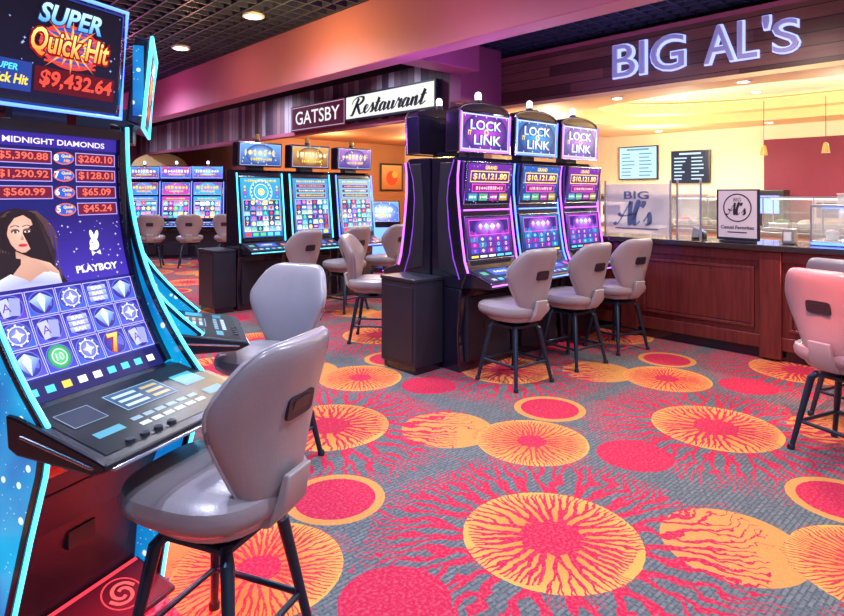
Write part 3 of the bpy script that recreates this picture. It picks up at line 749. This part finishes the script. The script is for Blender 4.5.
    p.poly([(cx-.075,Y(.60)),(cx-.055,Y(.645)),(cx-.01,Y(.660)),(cx+.045,Y(.650)),(cx+.078,Y(.612)),(cx+.085,Y(.56)),(cx+.10,Y(.50)),(cx+.092,Y(.45)),(cx+.12,Y(.387)),(cx-.11,Y(.387)),(cx-.105,Y(.46)),(cx-.088,Y(.53))],hair,1)
    for k in range(12):
        x0=cx-.090+.005*k; p.stroke([(cx-.03+.004*k,Y(.650)),(x0,Y(.58)),(x0-.012+.004*(k%3),Y(.48)),(x0-.005,Y(.40))],.0028,hl,1.6,5)
        x0=cx+.060+.004*k; p.stroke([(cx+.02+.003*k,Y(.650)),(x0,Y(.58)),(x0+.008-.004*(k%3),Y(.48)),(x0-.0,Y(.40))],.0028,hl,1.6,5)
    p.poly([(cx-.020,Y(.53)),(cx+.024,Y(.53)),(cx+.026,Y(.485)),(cx+.075,Y(.462)),(cx+.098,Y(.43)),(cx+.10,Y(.387)),(cx-.085,Y(.387)),(cx-.085,Y(.43)),(cx-.062,Y(.462)),(cx-.022,Y(.485))],None,2,[sk2,sk2,skm,skin,skm,sk2,sk2,skm,skin,skm])
    p.poly([(cx-.082,Y(.42)),(cx-.045,Y(.438)),(cx-.015,Y(.42)),(cx+.005,Y(.405)),(cx+.028,Y(.42)),(cx+.06,Y(.438)),(cx+.095,Y(.42)),(cx+.10,Y(.387)),(cx-.085,Y(.387))],None,3,[(.75,.78,1)]*3+[(.4,.42,.7)]+[(.75,.78,1)]*3+[(.5,.5,.8)]*2)
    fc=[(0,.648),(.022,.640),(.037,.620),(.041,.590),(.040,.562),(.034,.536),(.022,.516),(.008,.506),(-.003,.506),(-.018,.516),(-.031,.537),(-.038,.565),(-.039,.592),(-.034,.622),(-.020,.641)]
    i=len(p.v); p.v.append((cx+.004,Y(.575),3.5)); p.c.append(skin)
    for a,b_ in fc: p.v.append((cx+a,Y(b_),3.5)); p.c.append(skm)
    for k in range(len(fc)): p.f.append((i,i+1+k,i+1+(k+1)%len(fc)))
    for s_ in (-1,1): p.disc(cx+.002+s_*.022,Y(.550),.009,(.86,.44,.36),3.8,12,.8,0,(.78,.46,.36))
    p.poly([(cx-.046,Y(.545)),(cx-.048,Y(.60)),(cx-.034,Y(.643)),(cx+.0,Y(.658)),(cx+.040,Y(.645)),(cx+.054,Y(.60)),(cx+.050,Y(.54)),(cx+.041,Y(.585)),(cx+.034,Y(.618)),(cx+.012,Y(.636)),(cx-.014,Y(.626)),(cx-.033,Y(.598))],hair,4)
    for s_,ex in ((-1,cx-.0155),(1,cx+.0185)):
        p.disc(ex,Y(.581),.0125,(.28,.12,.12),4.5,14,.62); p.disc(ex,Y(.578),.0085,(.92,.90,.90),5,12,.46); p.disc(ex,Y(.578),.0044,(.09,.04,.03),5.5,10,1); p.stroke([(ex-.012,Y(.577)),(ex,Y(.5845)),(ex+.012,Y(.5785))],.0040,(.01,.0,.01),6,4)
        p.stroke([(ex-.013,Y(.595)),(ex+.001,Y(.6005)),(ex+.013,Y(.595))],.0042,(.04,.02,.02),5,4)
    p.poly([(cx+.003,Y(.570)),(cx+.008,Y(.551)),(cx+.001,Y(.548)),(cx-.004,Y(.552))],None,4.5,[skm,(.55,.28,.22),(.40,.17,.14),(.62,.33,.26)])
    p.disc(cx+.002,Y(.531),.0135,(.72,.04,.09),4.5,14,.40); p.stroke([(cx-.011,Y(.532)),(cx+.002,Y(.5305)),(cx+.015,Y(.532))],.0022,(.25,.01,.03),5,4)
    for i in range(i0,len(p.v)):
        x_,y_,l_=p.v[i]; x_=cx+(x_-cx)*1.14; p.v[i]=(max(0,x_),Y(.387)+(y_-Y(.387))*1.12,l_)
    ex,ey=.395,Y(.530)
    p.disc(ex,ey,.019,WH,3,20,1.22,.15); p.disc(ex-.011,ey-.016,.0115,WH,3.2,14,.85)
    p.disc(ex-.006,ey+.036,.0078,WH,3.4,16,2.7,.16); p.disc(ex+.013,ey+.034,.0078,WH,3.6,16,2.7,-.30)
    p.disc(ex-.006,ey+.006,.0030,DB,4)
    p.poly([(ex+.001,ey-.034),(ex+.019,ey-.024),(ex+.021,ey-.044)],WH,4); p.poly([(ex+.001,ey-.034),(ex-.017,ey-.027),(ex-.016,ey-.046)],WH,4.2)
    p.text('PLAYBOY',.39,Y(.415),.028,WH,4,w=.170,bold=.035)
    gy0,gy1=Y(.075),Y(.375); cwid=W/5; chh=(gy1-gy0)/3
    p.rect(0,gy0,W,gy1,(.02,.05,.45),2,(.06,.06,.60),9)
    GR=[[4,1,3,2,5],[3,5,0,4,3],[5,4,3,0,4]]
    for i in range(5):
        for j in range(3):
            x0,y0=i*cwid+.002,gy0+j*chh+.002; x1,y1=x0+cwid-.004,y0+chh-.004
            p.rect(x0,y0,x1,y1,rng.choice([(.06,.08,.75),(.16,.06,.62),(.05,.14,.80),(.10,.10,.72)]),3,(.03,.02,.32),3)
            p.frame(x0,y0,x1,y1,.0025,(.60,.55,.98),4)
            cx,cy=(x0+x1)/2,(y0+y1)/2; k=GR[j][i]
            p.disc(cx,cy,.044,(.12,.14,.7),4.3,22,.95); p.disc(cx,cy,.040,(.10,.08,.60),4.6,22,.95,edge=(.03,.02,.28))
            if k==0:
                for q in (-1,0,1): p.rect(cx-.036,cy+.020*q-.009,cx+.036,cy+.020*q+.009,(.25,.3,.9),5,(.55,.6,1)); p.text('BAR',cx,cy+.020*q-.006,.012,WH,6,w=.045,bold=.03)
            elif k==1: p.disc(cx,cy,.038,(.15,.8,.35),5,20,edge=(.02,.35,.12)); p.ring(cx,cy,.022,.026,(.8,1,.8),6,18); p.text('10',cx,cy-.012,.024,WH,7)
            elif k==2: p.text('7',cx,cy-.038,.072,(.35,.02,.02),5,bold=.09); p.text('7',cx,cy-.035,.067,(1,.2,.02),6,bold=.03,col2=(1,.75,.2))
            elif k==3:
                p.disc(cx,cy,.037,(.35,.40,.95),5,18,edge=(.06,.08,.5)); p.ring(cx,cy,.027,.031,(.75,.75,1),6,16)
                for q in range(8): p.rect(cx+.033*math.cos(q*PI/4)-.003,cy+.033*math.sin(q*PI/4)-.003,cx+.033*math.cos(q*PI/4)+.003,cy+.033*math.sin(q*PI/4)+.003,WH,6.5)
                p.star(cx,cy,.022,(.9,.9,1),7,4,.4)
            elif k==4:
                p.poly([(cx,cy+.034),(cx+.040,cy+.010),(cx,cy-.036),(cx-.040,cy+.010)],None,5,[(.6,.8,1),(.2,.35,.9),(.05,.1,.6),(.4,.55,1)]); p.poly([(cx-.014,cy+.010),(cx+.014,cy+.010),(cx,cy-.036)],(.65,.8,1),6); p.poly([(cx-.014,cy+.010),(cx,cy+.034),(cx+.014,cy+.010)],(.85,.95,1),6)
            else:
                for q,rt in ((-1,.18),(1,-.18)):
                    p.poly([(cx+q*.014+a*math.cos(rt)-b_*math.sin(rt),cy+a*math.sin(rt)+b_*math.cos(rt)) for a,b_ in ((-.017,-.029),(.017,-.029),(.017,.029),(-.017,.029))],(.55,.58,.95) if q<0 else (.35,.38,.85),5+(q>0))
                p.text('A',cx-.012,cy-.014,.028,(.15,.05,.5),7)
    p.rect(0,0,W,Y(.07),(.01,.01,.12),2)
    for k in range(9): p.rect(.02+.055*k,Y(.022),.050+.055*k,Y(.045),rng.choice([WH,YL,CY,WH]),3)
    p.build('main_screen',f,'screen',bez,.0009)
    dw=.322
    dk=MB().prism([(-.06,.765),(-.10,.750),(-.40,.748),(-.455,.768),(-.455,.785),(-.42,.795),(-.10,.86),(-.05,.862)],-dw,dw).build('button_deck','deck',t,False,.008)
    d=Paint(.58,.30); d.rect(0,0,.58,.30,(.002,.003,.008),0)
    d.rect(.20,.14,.40,.25,(.02,.05,.14),1,(.04,.12,.25),3); d.frame(.20,.14,.40,.25,.003,(.35,.55,.8),2)
    for q in range(3): d.rect(.215,.155+.03*q,.30,.17+.03*q,(.55,.7,.9),3); d.rect(.32,.155+.03*q,.385,.17+.03*q,(.6,.45,.2),3)
    for k in range(6): d.rect(.17+.045*k,.05,.205+.045*k,.068,(.6,.75,.9),1); d.rect(.17+.045*k,.085,.205+.045*k,.103,(.25,.4,.6),1)
    d.rect(.45,.15,.54,.23,(.02,.25,.5),1,(.05,.5,.75)); d.rect(.46,.06,.54,.10,(.02,.25,.45),1)
    d.rect(.04,.07,.13,.10,(.1,.4,.6),1); d.rect(.03,.15,.14,.24,(.02,.03,.07),1); d.frame(.03,.15,.14,.24,.003,(.25,.35,.5),2)
    d.build('deck_display',flat_map(.29,-.42,.797,-.10,.862,.30),'screen',dk)
    for k in range(4): MB().cyl((-.20+.05*k,-.405,.795),(-.20+.05*k,-.405,.806),.015,.013,14).build('button','dgrey',dk,True)
    MB().tube([(-dw-.001,-.12,.81),(-dw-.001,-.40,.772),(-dw+.025,-.457,.768),(dw-.025,-.457,.768),(dw+.001,-.40,.772),(dw+.001,-.12,.81)],.005,8).build('deck_trim','chrome',dk,True)
    tf=topfwd
    MB().box(-.10,.10,.262-tf,.30,1.74,1.90).build('neck','satin',t)
    tp=MB().prism([(.215-tf,1.80),(.175-tf,2.20),(.24-tf,2.22),(.28-tf,1.82)],-.285,.285).build('topper','black',t,False,.012)
    q=Paint(.53,.36); q.rect(0,0,.53,.36,(.010,.008,.035),0,(.003,.003,.010),5)
    for k in range(24): q.star(.53*rng.random(),.36*rng.random(),.003+.004*rng.random(),(.4,.5,1),1,4,.3)
    q.disc(.33,.20,.120,(.85,.05,.03),2,32,.66); q.disc(.33,.20,.110,(.04,.08,.45),2.5,32,.63)
    for k in range(7): q.rect(.23,.135+.018*k,.43,.143+.018*k,(.75,.05,.05),2.7)
    for k in range(20):
        a=2*PI*k/20; rr=.165 if k%2 else .13
        q.poly([(.33+.05*math.cos(a-.13),.20+.03*math.sin(a-.13)),(.33+rr*math.cos(a),.20+rr*.62*math.sin(a)),(.33+.05*math.cos(a+.13),.20+.03*math.sin(a+.13))],None,3,[(1,.80,.1),(.95,.05,.01),(1,.65,.05)])
    q.text('SUPER',.320,.262,.078,(.02,.02,.1),4,w=.255,shear=.25,bold=.07); q.text('SUPER',.320,.266,.070,(.05,.35,1),5,w=.245,shear=.25,bold=.03,col2=(.6,1,1))
    q.text('Quick Hit',.322,.142,.112,(.30,0,0),4,w=.315,shear=.15,bold=.08); q.text('Quick Hit',.322,.150,.098,(1,.20,.01),5,w=.302,shear=.15,bold=.02,col2=(1,.95,.30))
    q.rect(.01,.02,.19,.12,(.02,.05,.3),3); q.text('SUPER',.10,.085,.022,CY,5,shear=.2,bold=.03); q.text('Quick Hit',.10,.035,.040,YL,5,w=.15,shear=.15,bold=.03)
    q.rect(.20,.03,.515,.115,(.10,.003,.012),3); q.text('$9,432.64',.357,.043,.064,(1,.08,.05),5,w=.285,shear=.12,bold=.03)
    q.build('topper_screen',flat_map(.265,.2115-tf,1.825,.1765-tf,2.185,.36),'screen',tp)
    MB().tube([(-.288,.17-tf,2.21),(-.288,.208-tf,1.795),(.288,.208-tf,1.795),(.288,.17-tf,2.21),(-.288,.17-tf,2.21)],.008,8).build('topper_light','cyan' if not near else 'blueled',tp,True)
    for xx in (.2868,-.2868): MB().box(xx-.0007,xx+.0007,.205-tf,.25-tf,1.85,2.17).build('topper_side','stars',tp)
    return t
curved_machine('large curved screen slot machine in the left foreground with portrait and blue reels',-1.12,2.04,67,5,True)
curved_machine('second curved slot machine with starry blue side, behind the foreground machine',-1.37,3.00,112,9,False,.20,.18)

# ------------------------------------------------------------------ signs
def place_text(name,st,h,w,depth,mt,parent,origin,ax,ay,az,bold=0,shear=0):
    vs,fs,a,b,c,d=text_geo(st,bold,.5,4); k=h/(d-c); kx=w/(b-a)
    O=Vector(origin); ax,ay,az=Vector(ax),Vector(ay),Vector(az)
    pts=[]
    for v in vs:
        yy=(v[1]-c)*k; xx=(v[0]-a)*kx+shear*yy
        pts.append(tuple(O+ax*xx+ay*yy+az*((v[2]+.5)*depth)))
    return MB().add(pts,fs).build(name,mt,parent)
t=thing('lettered_sign','raised lavender letters with bright blue edges on the dark wood fascia above the bar','sign',(5.95,0,0))
AX,AY,AZ=(0,-1,0),(0,0,1),(-1,0,0)
def bigals(mt,dep,off,bold,dx=0):
    for st,yy,w,h in (("BIG",3.32,.76,.345),("AL",2.36,.46,.345),("'",1.85,.05,.11),("S",1.77,.20,.285)):
        zz=2.735+(.235 if st=="'" else 0)
        place_text('letters',st,h+2*dx,w+2*dx,dep,mt,t,(0-off,yy+dx,zz-dx),AX,AY,AZ,bold)
M['sigblue']=mat('blue_white_halo_light',(.3,.35,.8),.4,emit=(.34,.42,1),es=1.5)
M['sigwhite']=mat('blue_grey_letter_face',(.22,.22,.42),.4,emit=(.20,.20,.50),es=.5)
bigals('sigblue',.03,.002,.03,.012); bigals('sigwhite',.03,.034,-.006,0)
t=thing('restaurant_sign','long framed sign reading GATSBY Restaurant on the slatted soffit','sign',(5.2,0,0))
MB().box(-.10,0,5.22,7.10,2.53,2.90).build('light_box','satin',t,False,.01)
M['lightbox']=mat_paint('white_light_box',1.0)
p=Paint(1.82,.31); p.rect(0,0,1.82,.31,(1,1,.95),0); script_text(p,'Restaurant',.14,.055,.105,(.01,.01,.02),2,w=1.52,shear=.26,pen=.58)
p.build('lit_face',lambda u,v,h:(-.102-h,7.07-u,2.56+v),'lightbox',t)
MB().box(-.08,0,7.12,8.62,2.49,2.89).build('name_board','wine',t,False,.01)
p=Paint(1.5,.4); p.rect(0,0,1.5,.4,(.085,.008,.035),0); p.frame(.02,.02,1.48,.38,.010,(.6,.5,.65),1)
p.text('GATSBY',.75,.10,.21,(1,.97,1),1,w=1.22,bold=.01)
p.build('name_letters',lambda u,v,h:(-.083-h,8.62-u,2.49+v),'lightbox',t)

# ------------------------------------------------------------------ bar counter
t=thing('bar_counter','long dark wood panelled bar counter with a polished dark top','counter',(5.95,0,0))
MB().box(.03,.50,-2.8,4.70,.10,.98).build('body','counter',t)
MB().box(.06,.48,-2.8,4.70,0,.10).build('plinth','black',t)
MB().box(-.07,.62,-2.8,4.76,.98,1.035).build('countertop','top',t,False,.012)
MB().box(.0,.03,-2.8,4.7,.88,.975).build('upper_rail','counter',t,False,.006)
MB().box(.0,.03,-2.8,4.7,.10,.22).build('lower_rail','counter',t,False,.006)
ys=[4.6,3.15,1.80,.45,-.9,-2.2]
for yv in ys: MB().box(-.025,.03,yv-.09,yv+.09,.02,.978).build('pilaster','counter',t,False,.008)
for a,b in zip(ys[:-1],ys[1:]):
    MB().box(.012,.032,b+.17,a-.17,.30,.80).build('raised_panel','counter',t,False,.012)
    f=MB(); y0,y1=b+.14,a-.14
    f.box(.002,.032,y0,y1,.80,.83).box(.002,.032,y0,y1,.27,.30).box(.002,.032,y0,y0+.03,.30,.80).box(.002,.032,y1-.03,y1,.30,.80)
    f.build('panel_moulding','counter',t,False,.004)
def guard(label,y0,y1,frost):
    g=thing('glass_guard',label,'glass panel',(6.0,y0,1.035),0,'glass guards on the bar counter')
    MB().box(-.005,.005,-(y0-y1)+.03,-.03,.03,.56).build('pane','frost' if frost else 'glass',g)
    for yy in (-.015,-(y0-y1)+.015): MB().cyl((0,yy,0),(0,yy,.60),.011).build('post','steel',g,True)
    if frost:
        p=Paint(.6,.5); C=(.10,.16,.30)
        p.text('BIG',.30,.37,.085,C,1,w=.28,bold=.02); script_text(p,"Al's",.09,.10,.115,C,1,w=.38,shear=.12,pen=.45); p.rect(.06,.05,.54,.065,C,1)
        W=y0-y1; o=(W-.6)/2
        p.build('etched_logo',lambda u,v,h:(-.007-h,-o-u,.03+v),'print',g)
guard('clear glass guard panel on the counter next to the centre bank',4.05,3.52,False)
guard('frosted glass guard with the bar logo standing on the counter',3.48,2.72,True)
guard('narrow clear glass guard panel right of the frosted logo panel',2.68,2.42,False)
t=thing('counter_sign','black framed standing sign with round logo on the bar counter','sign',(6.02,2.10,1.036),R(-90-8))
MB().box(-.20,.20,-.012,.012,.02,.50).build('frame','satin',t,False,.006)
MB().box(-.14,.14,-.08,.08,0,.02).build('foot','satin',t,False,.005)
p=Paint(.36,.44); G=(.62,.62,.66); K=(.02,.02,.03)
p.rect(0,0,.36,.44,G,0); p.ring(.18,.28,.122,.134,K,1,28)
p.text('BIG',.18,.340,.034,K,2); script_text(p,"Al's",.095,.215,.052,K,2,w=.165,shear=.10,pen=.42)
p.text('Casual Favorites',.18,.080,.034,K,2,w=.31,bold=.02); p.rect(.09,.045,.27,.055,K,2)
p.build('printed_face',lambda u,v,h:(-.18+u,-.0135-h,.045+v),'print',t)
def case(label,x,y,h=.36,lt='whiteled'):
    t=thing('display_case',label,'display case',(x,y,1.036),0,'glass display cases')
    MB().box(0,.40,-.55,.55,0,.04).build('base','steel',t,False,.004)
    f=MB()
    for yy in (-.54,.54,0):
        for xx in (.01,.39): f.cyl((xx,yy,.04),(xx,yy,h-.02),.008)
    f.box(0,.40,-.55,.55,h-.02,h); f.build('frame','steel',t)
    MB().box(.02,.38,-.53,.53,h*.53,h*.56).build('shelf','glass',t); MB().box(.003,.007,-.53,.53,.05,h-.02).build('front_glass','glass',t)
    MB().cyl((.2,-.5,h-.03),(.2,.5,h-.03),.008).build('strip_light',lt,t)
    if lt!='whiteled': MB().box(-.003,.0,-.54,.54,.008,.032).build('front_light',lt,t)
case('glass food display case with blue light at the right of the bar counter',6.15,1.00,.36,'blueled')
cols_=[('red','red'),('mustard','yellow'),('white','white'),('green','green')]
ordn=['rightmost','sixth','fifth','fourth','third','second','leftmost']
for k in range(7):
    mt,cn=cols_[k%4]; yy=1.0-.45+.145*k
    o=thing('food_tub','%s topped food tub in the counter display case, %s of the row'%(cn,ordn[k]),'tub',(6.34,yy,1.077),0,'food tubs in the display case')
    MB().lathe([(.045,0),(.055,.07),(.057,.075)],(0,0),14).build('tub','white',o,True); MB().lathe([(.05,.072),(.04,.09),(.01,.098)],(0,0),14).build('contents',mt,o,True)
for k in range(4):
    o=thing('clear_container','clear lidded container on top of the counter display case, %s from the left'%['fourth','third','second','first'][k],'container',(6.30,.62+.22*k,1.397),0,'clear containers on the display case')
    MB().box(-.07,.07,-.08,.08,0,.09).build('box','frost',o,False,.008); MB().box(-.075,.075,-.085,.085,.09,.10).build('lid','white',o,False,.004)
o=thing('napkin_dispenser','steel napkin dispenser on the counter right of the standing sign','dispenser',(6.2,1.72,1.036)); MB().box(-.06,.06,-.05,.05,0,.14).build('body','steel',o,False,.01); MB().box(-.063,-.058,-.03,.03,.03,.11).build('napkins','white',o)
o=thing('card_reader','small black card reader on the counter behind the narrow glass guard','card reader',(6.28,2.55,1.036)); MB().prism([(-.05,0),(-.05,.05),(.06,.12),(.08,0)],-.04,.04).build('body','satin',o,False,.006); MB().prism([(-.048,.058),(.03,.108),(.028,.112),(-.05,.062)],-.03,.03).build('screen','bluep',o)
t=thing('back_counter','long steel topped work counter along the back of the bar','counter',(10.3,0,0))
MB().box(0,.66,-1,9.5,0,.88).build('cabinets','cream',t); MB().box(-.03,.66,-1,9.5,.88,.93).build('worktop','steel',t,False,.005)
for k in range(9): MB().box(-.015,0,-.8+1.1*k,.2+1.1*k,.1,.8).build('cabinet_door','cream',t,False,.006)
t=thing('service_island','waist high cream service island inside the bar','counter',(8.0,0,0))
MB().box(0,.6,.4,3.9,0,.98).build('body','cream',t); MB().box(-.03,.63,.37,3.93,.98,1.03).build('worktop','steel',t,False,.005)
for sd,yc_ in (('right',2.0),('left',3.2)):
    case('glass display case at the %s of the service island inside the bar'%sd,8.1,yc_,.42)
    for k in range(4):
        mt,cn=cols_[(k+(sd=='left'))%4]; od=['rightmost','third','second','leftmost'][k]
        o=thing('food_pan','steel pan of %s food in the %s island display case, %s of four'%(cn,sd,od),'food pan',(8.30,yc_-.40+.262*k,1.078),0,'food pans in the island display cases')
        MB().box(-.14,.14,-.11,.11,0,.06).build('pan','steel',o,False,.01); MB().lathe([(.10,.055),(.08,.085),(.03,.10)],(0,0),14,1.1,.9).build('contents',mt,o,True)
nmA=['steel drinks machine at the right end of the service island','black coffee machine on the back counter below the dark menu screen','tall steel urn on the back counter between the two menu screens','white boxy microwave on the back counter below the pale menu screen','steel dispenser on the back counter against the wine red wall','large black drinks machine on the back counter left of the steel dispenser','squat white till on the back counter at the right end']
for k,(xx,yy,h,w,mt) in enumerate(((8.15,.95,.38,.4,'steel'),(10.45,4.1,.45,.35,'board'),(10.45,5.0,.55,.3,'steel'),(10.45,5.9,.40,.5,'white'),(10.45,2.4,.5,.4,'steel'),(10.45,3.2,.62,.45,'board'),(10.45,1.5,.35,.45,'white'))):
    o=thing('bar_appliance',nmA[k],'appliance',(xx,yy,1.031 if xx<9 else .931))
    MB().box(0,.3,-w/2,w/2,0,h).build('body',mt,o,False,.015); MB().box(-.012,0,-w*.35,w*.35,h*.4,h*.85).build('front_panel','satin' if k!=5 else 'blueled',o); MB().box(-.05,0,-w*.3,w*.3,0,.02).build('tray','dgrey',o)
M['menu']=mat_paint('bright_menu_screen',1.4)
def menu(label,y0,y1,z0,z1,bg,fg):
    o=thing('menu_screen',label,'screen',(10.98,y0,z0)); W=y0-y1;H=z1-z0
    MB().box(-.05,0,-W-.02,.02,-.02,H+.02).build('casing','board',o)
    p=Paint(W,H); p.rect(0,0,W,H,bg,0); rng=random.Random(int(y0*10))
    for r_ in range(7):
        for c_ in range(2):
            p.rect(W*(.06+.48*c_),H*(.08+.115*r_),W*(.06+.48*c_+.2+.18*rng.random()),H*(.12+.115*r_),fg,1)
    p.rect(W*.2,H*.9,W*.8,H*.96,fg,1)
    p.build('picture',lambda u,v,h:(-.052-h,-u,v),'menu',o)
menu('bright pale menu screen on the back wall of the bar, left one',6.0,5.25,1.78,2.38,(.50,.78,.95),(.15,.3,.4))
menu('dark menu screen with pale writing on the back wall of the bar',4.95,4.30,1.70,2.25,(.02,.03,.06),(.6,.8,1))
SB('wall_wine','wine',10.9,10.99,1.0,3.4,.94,2.38)
t=thing('wall_shelf','steel wall shelf at the back of the bar','shelf',(10.66,6.6,1.45)); MB().box(0,.3,-2.4,1.0,0,.03).build('board','steel',t)
for k in range(10):
    o=tag(MB().lathe([(.035,0),(.045,.12),(.047,.125)],(0,0),12).build('paper_cup','white',None,True),'white paper cup in a row on the steel wall shelf behind the bar','cup','cups on the wall shelf'); o.location=(10.80,4.4+.28*k,1.481)
for k,(X,Y) in enumerate(((4.70,8.25),(5.25,7.8))):
    o=thing('pendant_lamp',['small amber pendant lamp hanging over the bar, left one','small amber pendant lamp hanging over the bar, right one'][k],'lamp',P3(X,Y,2.02),0,'pendant lamps over the bar')
    MB().cyl((0,0,.14),(0,0,.74),.004).build('cord','satin',o); MB().lathe([(.012,.14),(.03,.12),(.05,.0)],(0,0),18).build('shade','amber',o,True)
    MB().lathe([(.02,.005),(.028,.03),(.012,.06)],(0,0),12).build('bulb','lampglow',o,True)
t=thing('framed_picture','framed warm coloured picture on the restaurant wall','picture',(10.5,12.49,1.55))
MB().box(-.4,.4,-.03,0,0,.75).build('frame','satin',t,False,.01)
p=Paint(.7,.65); p.rect(0,0,.7,.65,(.55,.20,.06),0,(.75,.5,.2),5); p.disc(.35,.3,.2,(.7,.1,.05),1); p.disc(.45,.4,.1,(.8,.6,.1),2); p.build('canvas',lambda u,v,h:(-.35+u,-.032-h,.05+v),'print',t)
t=thing('ticket_kiosk','low blue lit kiosk standing between the two banks in the background','kiosk',P3(-.75,11.5),cang(.1,-1))
MB().prism([(-.2,0),(-.2,.95),(.1,1.35),(.25,1.35),(.25,0)],-.33,.33).build('body','black',t,False,.01)
pic_emblem(.6,.4,3,(.02,.1,.6),(.1,.4,.9),WH).build('screen',flat_map(.3,-.205,.96,.08,1.33,.4),'screenfar',t); MB().box(-.3,.3,-.212,-.2,.2,.85).build('lit_front','blueled',t)
t=thing('arched_sign','orange arched wooden sign board on the far wall above the distant slot machines','sign',P3(-6.55,15.0,2.12),cang(.3,-1))
MB().prismz([(.65*math.cos(PI*k/16),.38*math.sin(PI*k/16)) for k in range(17)],0,.05).build('board','gold',t)
t.children[0].rotation_euler=(PI/2,0,0); MB().box(-.03,.03,-.02,.02,-2.12,0).build('post','satin',t)

# ------------------------------------------------------------------ ceiling fixtures and lights
def downlight(label,x,y,z=3.3,r=.09,group='round ceiling fixtures'):
    o=thing('ceiling_downlight',label,'light fixture',(x,y,z),0,group)
    MB().lathe([(r+.02,-.02),(r+.02,0),(r,.02)],(0,0),20).build('rim','white',o,True); MB().lathe([(r-.01,-.024),(r-.01,-.01)],(0,0),20).build('lens','lampglow',o,True)
downlight('round white fixture in the black grid ceiling above the left bank, left one',2.87,7.44); downlight('round white fixture in the black grid ceiling, the one nearer the mauve beam',2.89,5.6)
for xx,yy in ((6.7,4.9),(6.5,3.6),(6.45,2.2),(6.5,.9),(10.5,1.5),(10.5,3.2),(10.5,5.0),(7.6,5.7),(9.2,5.7)):
    downlight('small recessed downlight in the golden bar ceiling',xx,yy,2.63,.06,'bar ceiling downlights')
for xx,yy in ((7.5,1.6),(7.5,3.0),(8.4,.9),(8.4,2.3),(8.4,3.7),(9.3,1.6),(9.3,3.0),(8.4,4.4),(9.2,4.0),(7.7,2.3)):
    downlight('small downlight in the pale raised ceiling of the bar',xx,yy,2.955,.06,'raised bar ceiling downlights')
def spot(x,y,z,e,col,size=155,r=.08,tgt=None):
    l=bpy.data.lights.new('spot','SPOT'); l.energy=e; l.color=col; l.spot_size=R(size); l.spot_blend=.9; l.shadow_soft_size=r
    o=bpy.data.objects.new('spot_lamp',l); COL.objects.link(o); o.location=(x,y,z)
    if tgt: o.rotation_euler=(Vector(tgt)-Vector((x,y,z))).to_track_quat('-Z','Y').to_euler()
    return o
def point(X,Y,z,e,col,r=.06):
    l=bpy.data.lights.new('point','POINT'); l.energy=e; l.color=col; l.shadow_soft_size=r
    o=bpy.data.objects.new('point_lamp',l); COL.objects.link(o); o.location=(X,Y,z)
WM=(1,.86,.74); CO=(.80,.84,1); BU=(.68,.74,1)
for x,y,c in ((.6,2.6,BU),(2.4,.6,CO),(2.2,2.9,CO),(2.5,5.0,CO),(4.7,1.6,WM),(1.2,6.8,CO),(2.6,9.0,CO),(4.5,6.0,CO),(1.2,10.6,CO),(3.9,11.6,CO),(4.0,14.3,CO),(4.6,-.6,WM),(.2,.1,BU),(-1.4,3.4,BU),(4.6,9.0,CO)):
    spot(x,y,3.27,225,c)
for x,y in ((6.9,4.6),(6.9,3.0),(6.9,1.2),(8.3,2.7),(9.8,1.5),(9.8,3.6),(9.8,5.4),(8.3,6.0)): spot(x,y,2.58,105,(1,.92,.78))
for x,y in ((8.3,3.6),(8.3,1.8),(9.6,4.6),(7.4,5.2),(9.6,1.0)): point(x,y,2.25,52,(1,.88,.68))
for x,y in ((7,8.5),(9.5,10.5),(7.5,11)): point(x,y,2.4,90,(1,.66,.36))
for y,e,c in ((1.6,9,(.9,.4,.8)),(3.1,9,(1,.45,.6)),(4.9,50,(1,.62,.12)),(6.8,14,(1,.45,.25)),(9,14,(1,.22,.65)),(12,16,(1,.2,.75))): point(2.75,y,2.80,e,c,.04)
point(4.6,4.0,2.60,9,(.8,.25,1),.04); point(4.9,3.0,2.7,9,(.7,.7,1),.04); point(5.1,1.6,2.75,10,(1,.75,.7),.04)  # lamps without fixtures, added to brighten the dark ceiling right of the beam
for X,Y,z,e,c in ((-.70,2.55,1.2,10,(.3,.5,1)),(.75,4.95,1.9,16,(.55,.3,1)),(-.15,5.2,2.2,10,(.5,.15,1)),(2.9,4.4,.7,8,(1,.14,.14)),(-5.4,12.9,1.4,16,(.3,.4,1))):  # added coloured lamps, no fixtures, for glow around the machines and counter
    a=cw(X,Y); point(a[0],a[1],z,e,c,.05)
for X,Y in ((-.93,1.98),(-.90,2.28)):
    a=cw(X,Y); spot(a[0],a[1],.50,60,(1,.03,.08),95,.04)
a=cw(1.30,2.1); spot(a[0],a[1],2.9,1500,(1,.10,.06),17,.04,(cw(2.32,3.36)[0],cw(2.32,3.36)[1],.98))  # added red spot with no fixture, aimed to tint the right-hand chair
w=bpy.data.worlds.new('World'); S.world=w; w.use_nodes=True
w.node_tree.nodes['Background'].inputs[0].default_value=(.70,.75,1,1); w.node_tree.nodes['Background'].inputs[1].default_value=.55

# ------------------------------------------------------------------ camera
cam=bpy.data.cameras.new('camera'); co=bpy.data.objects.new('camera',cam); COL.objects.link(co)
cam.sensor_width=36; cam.lens=600/844*36; cam.shift_y=-115/844; cam.clip_start=.05
co.location=(0,0,1.5); co.rotation_euler=(PI/2,0,R(-43)); S.camera=co
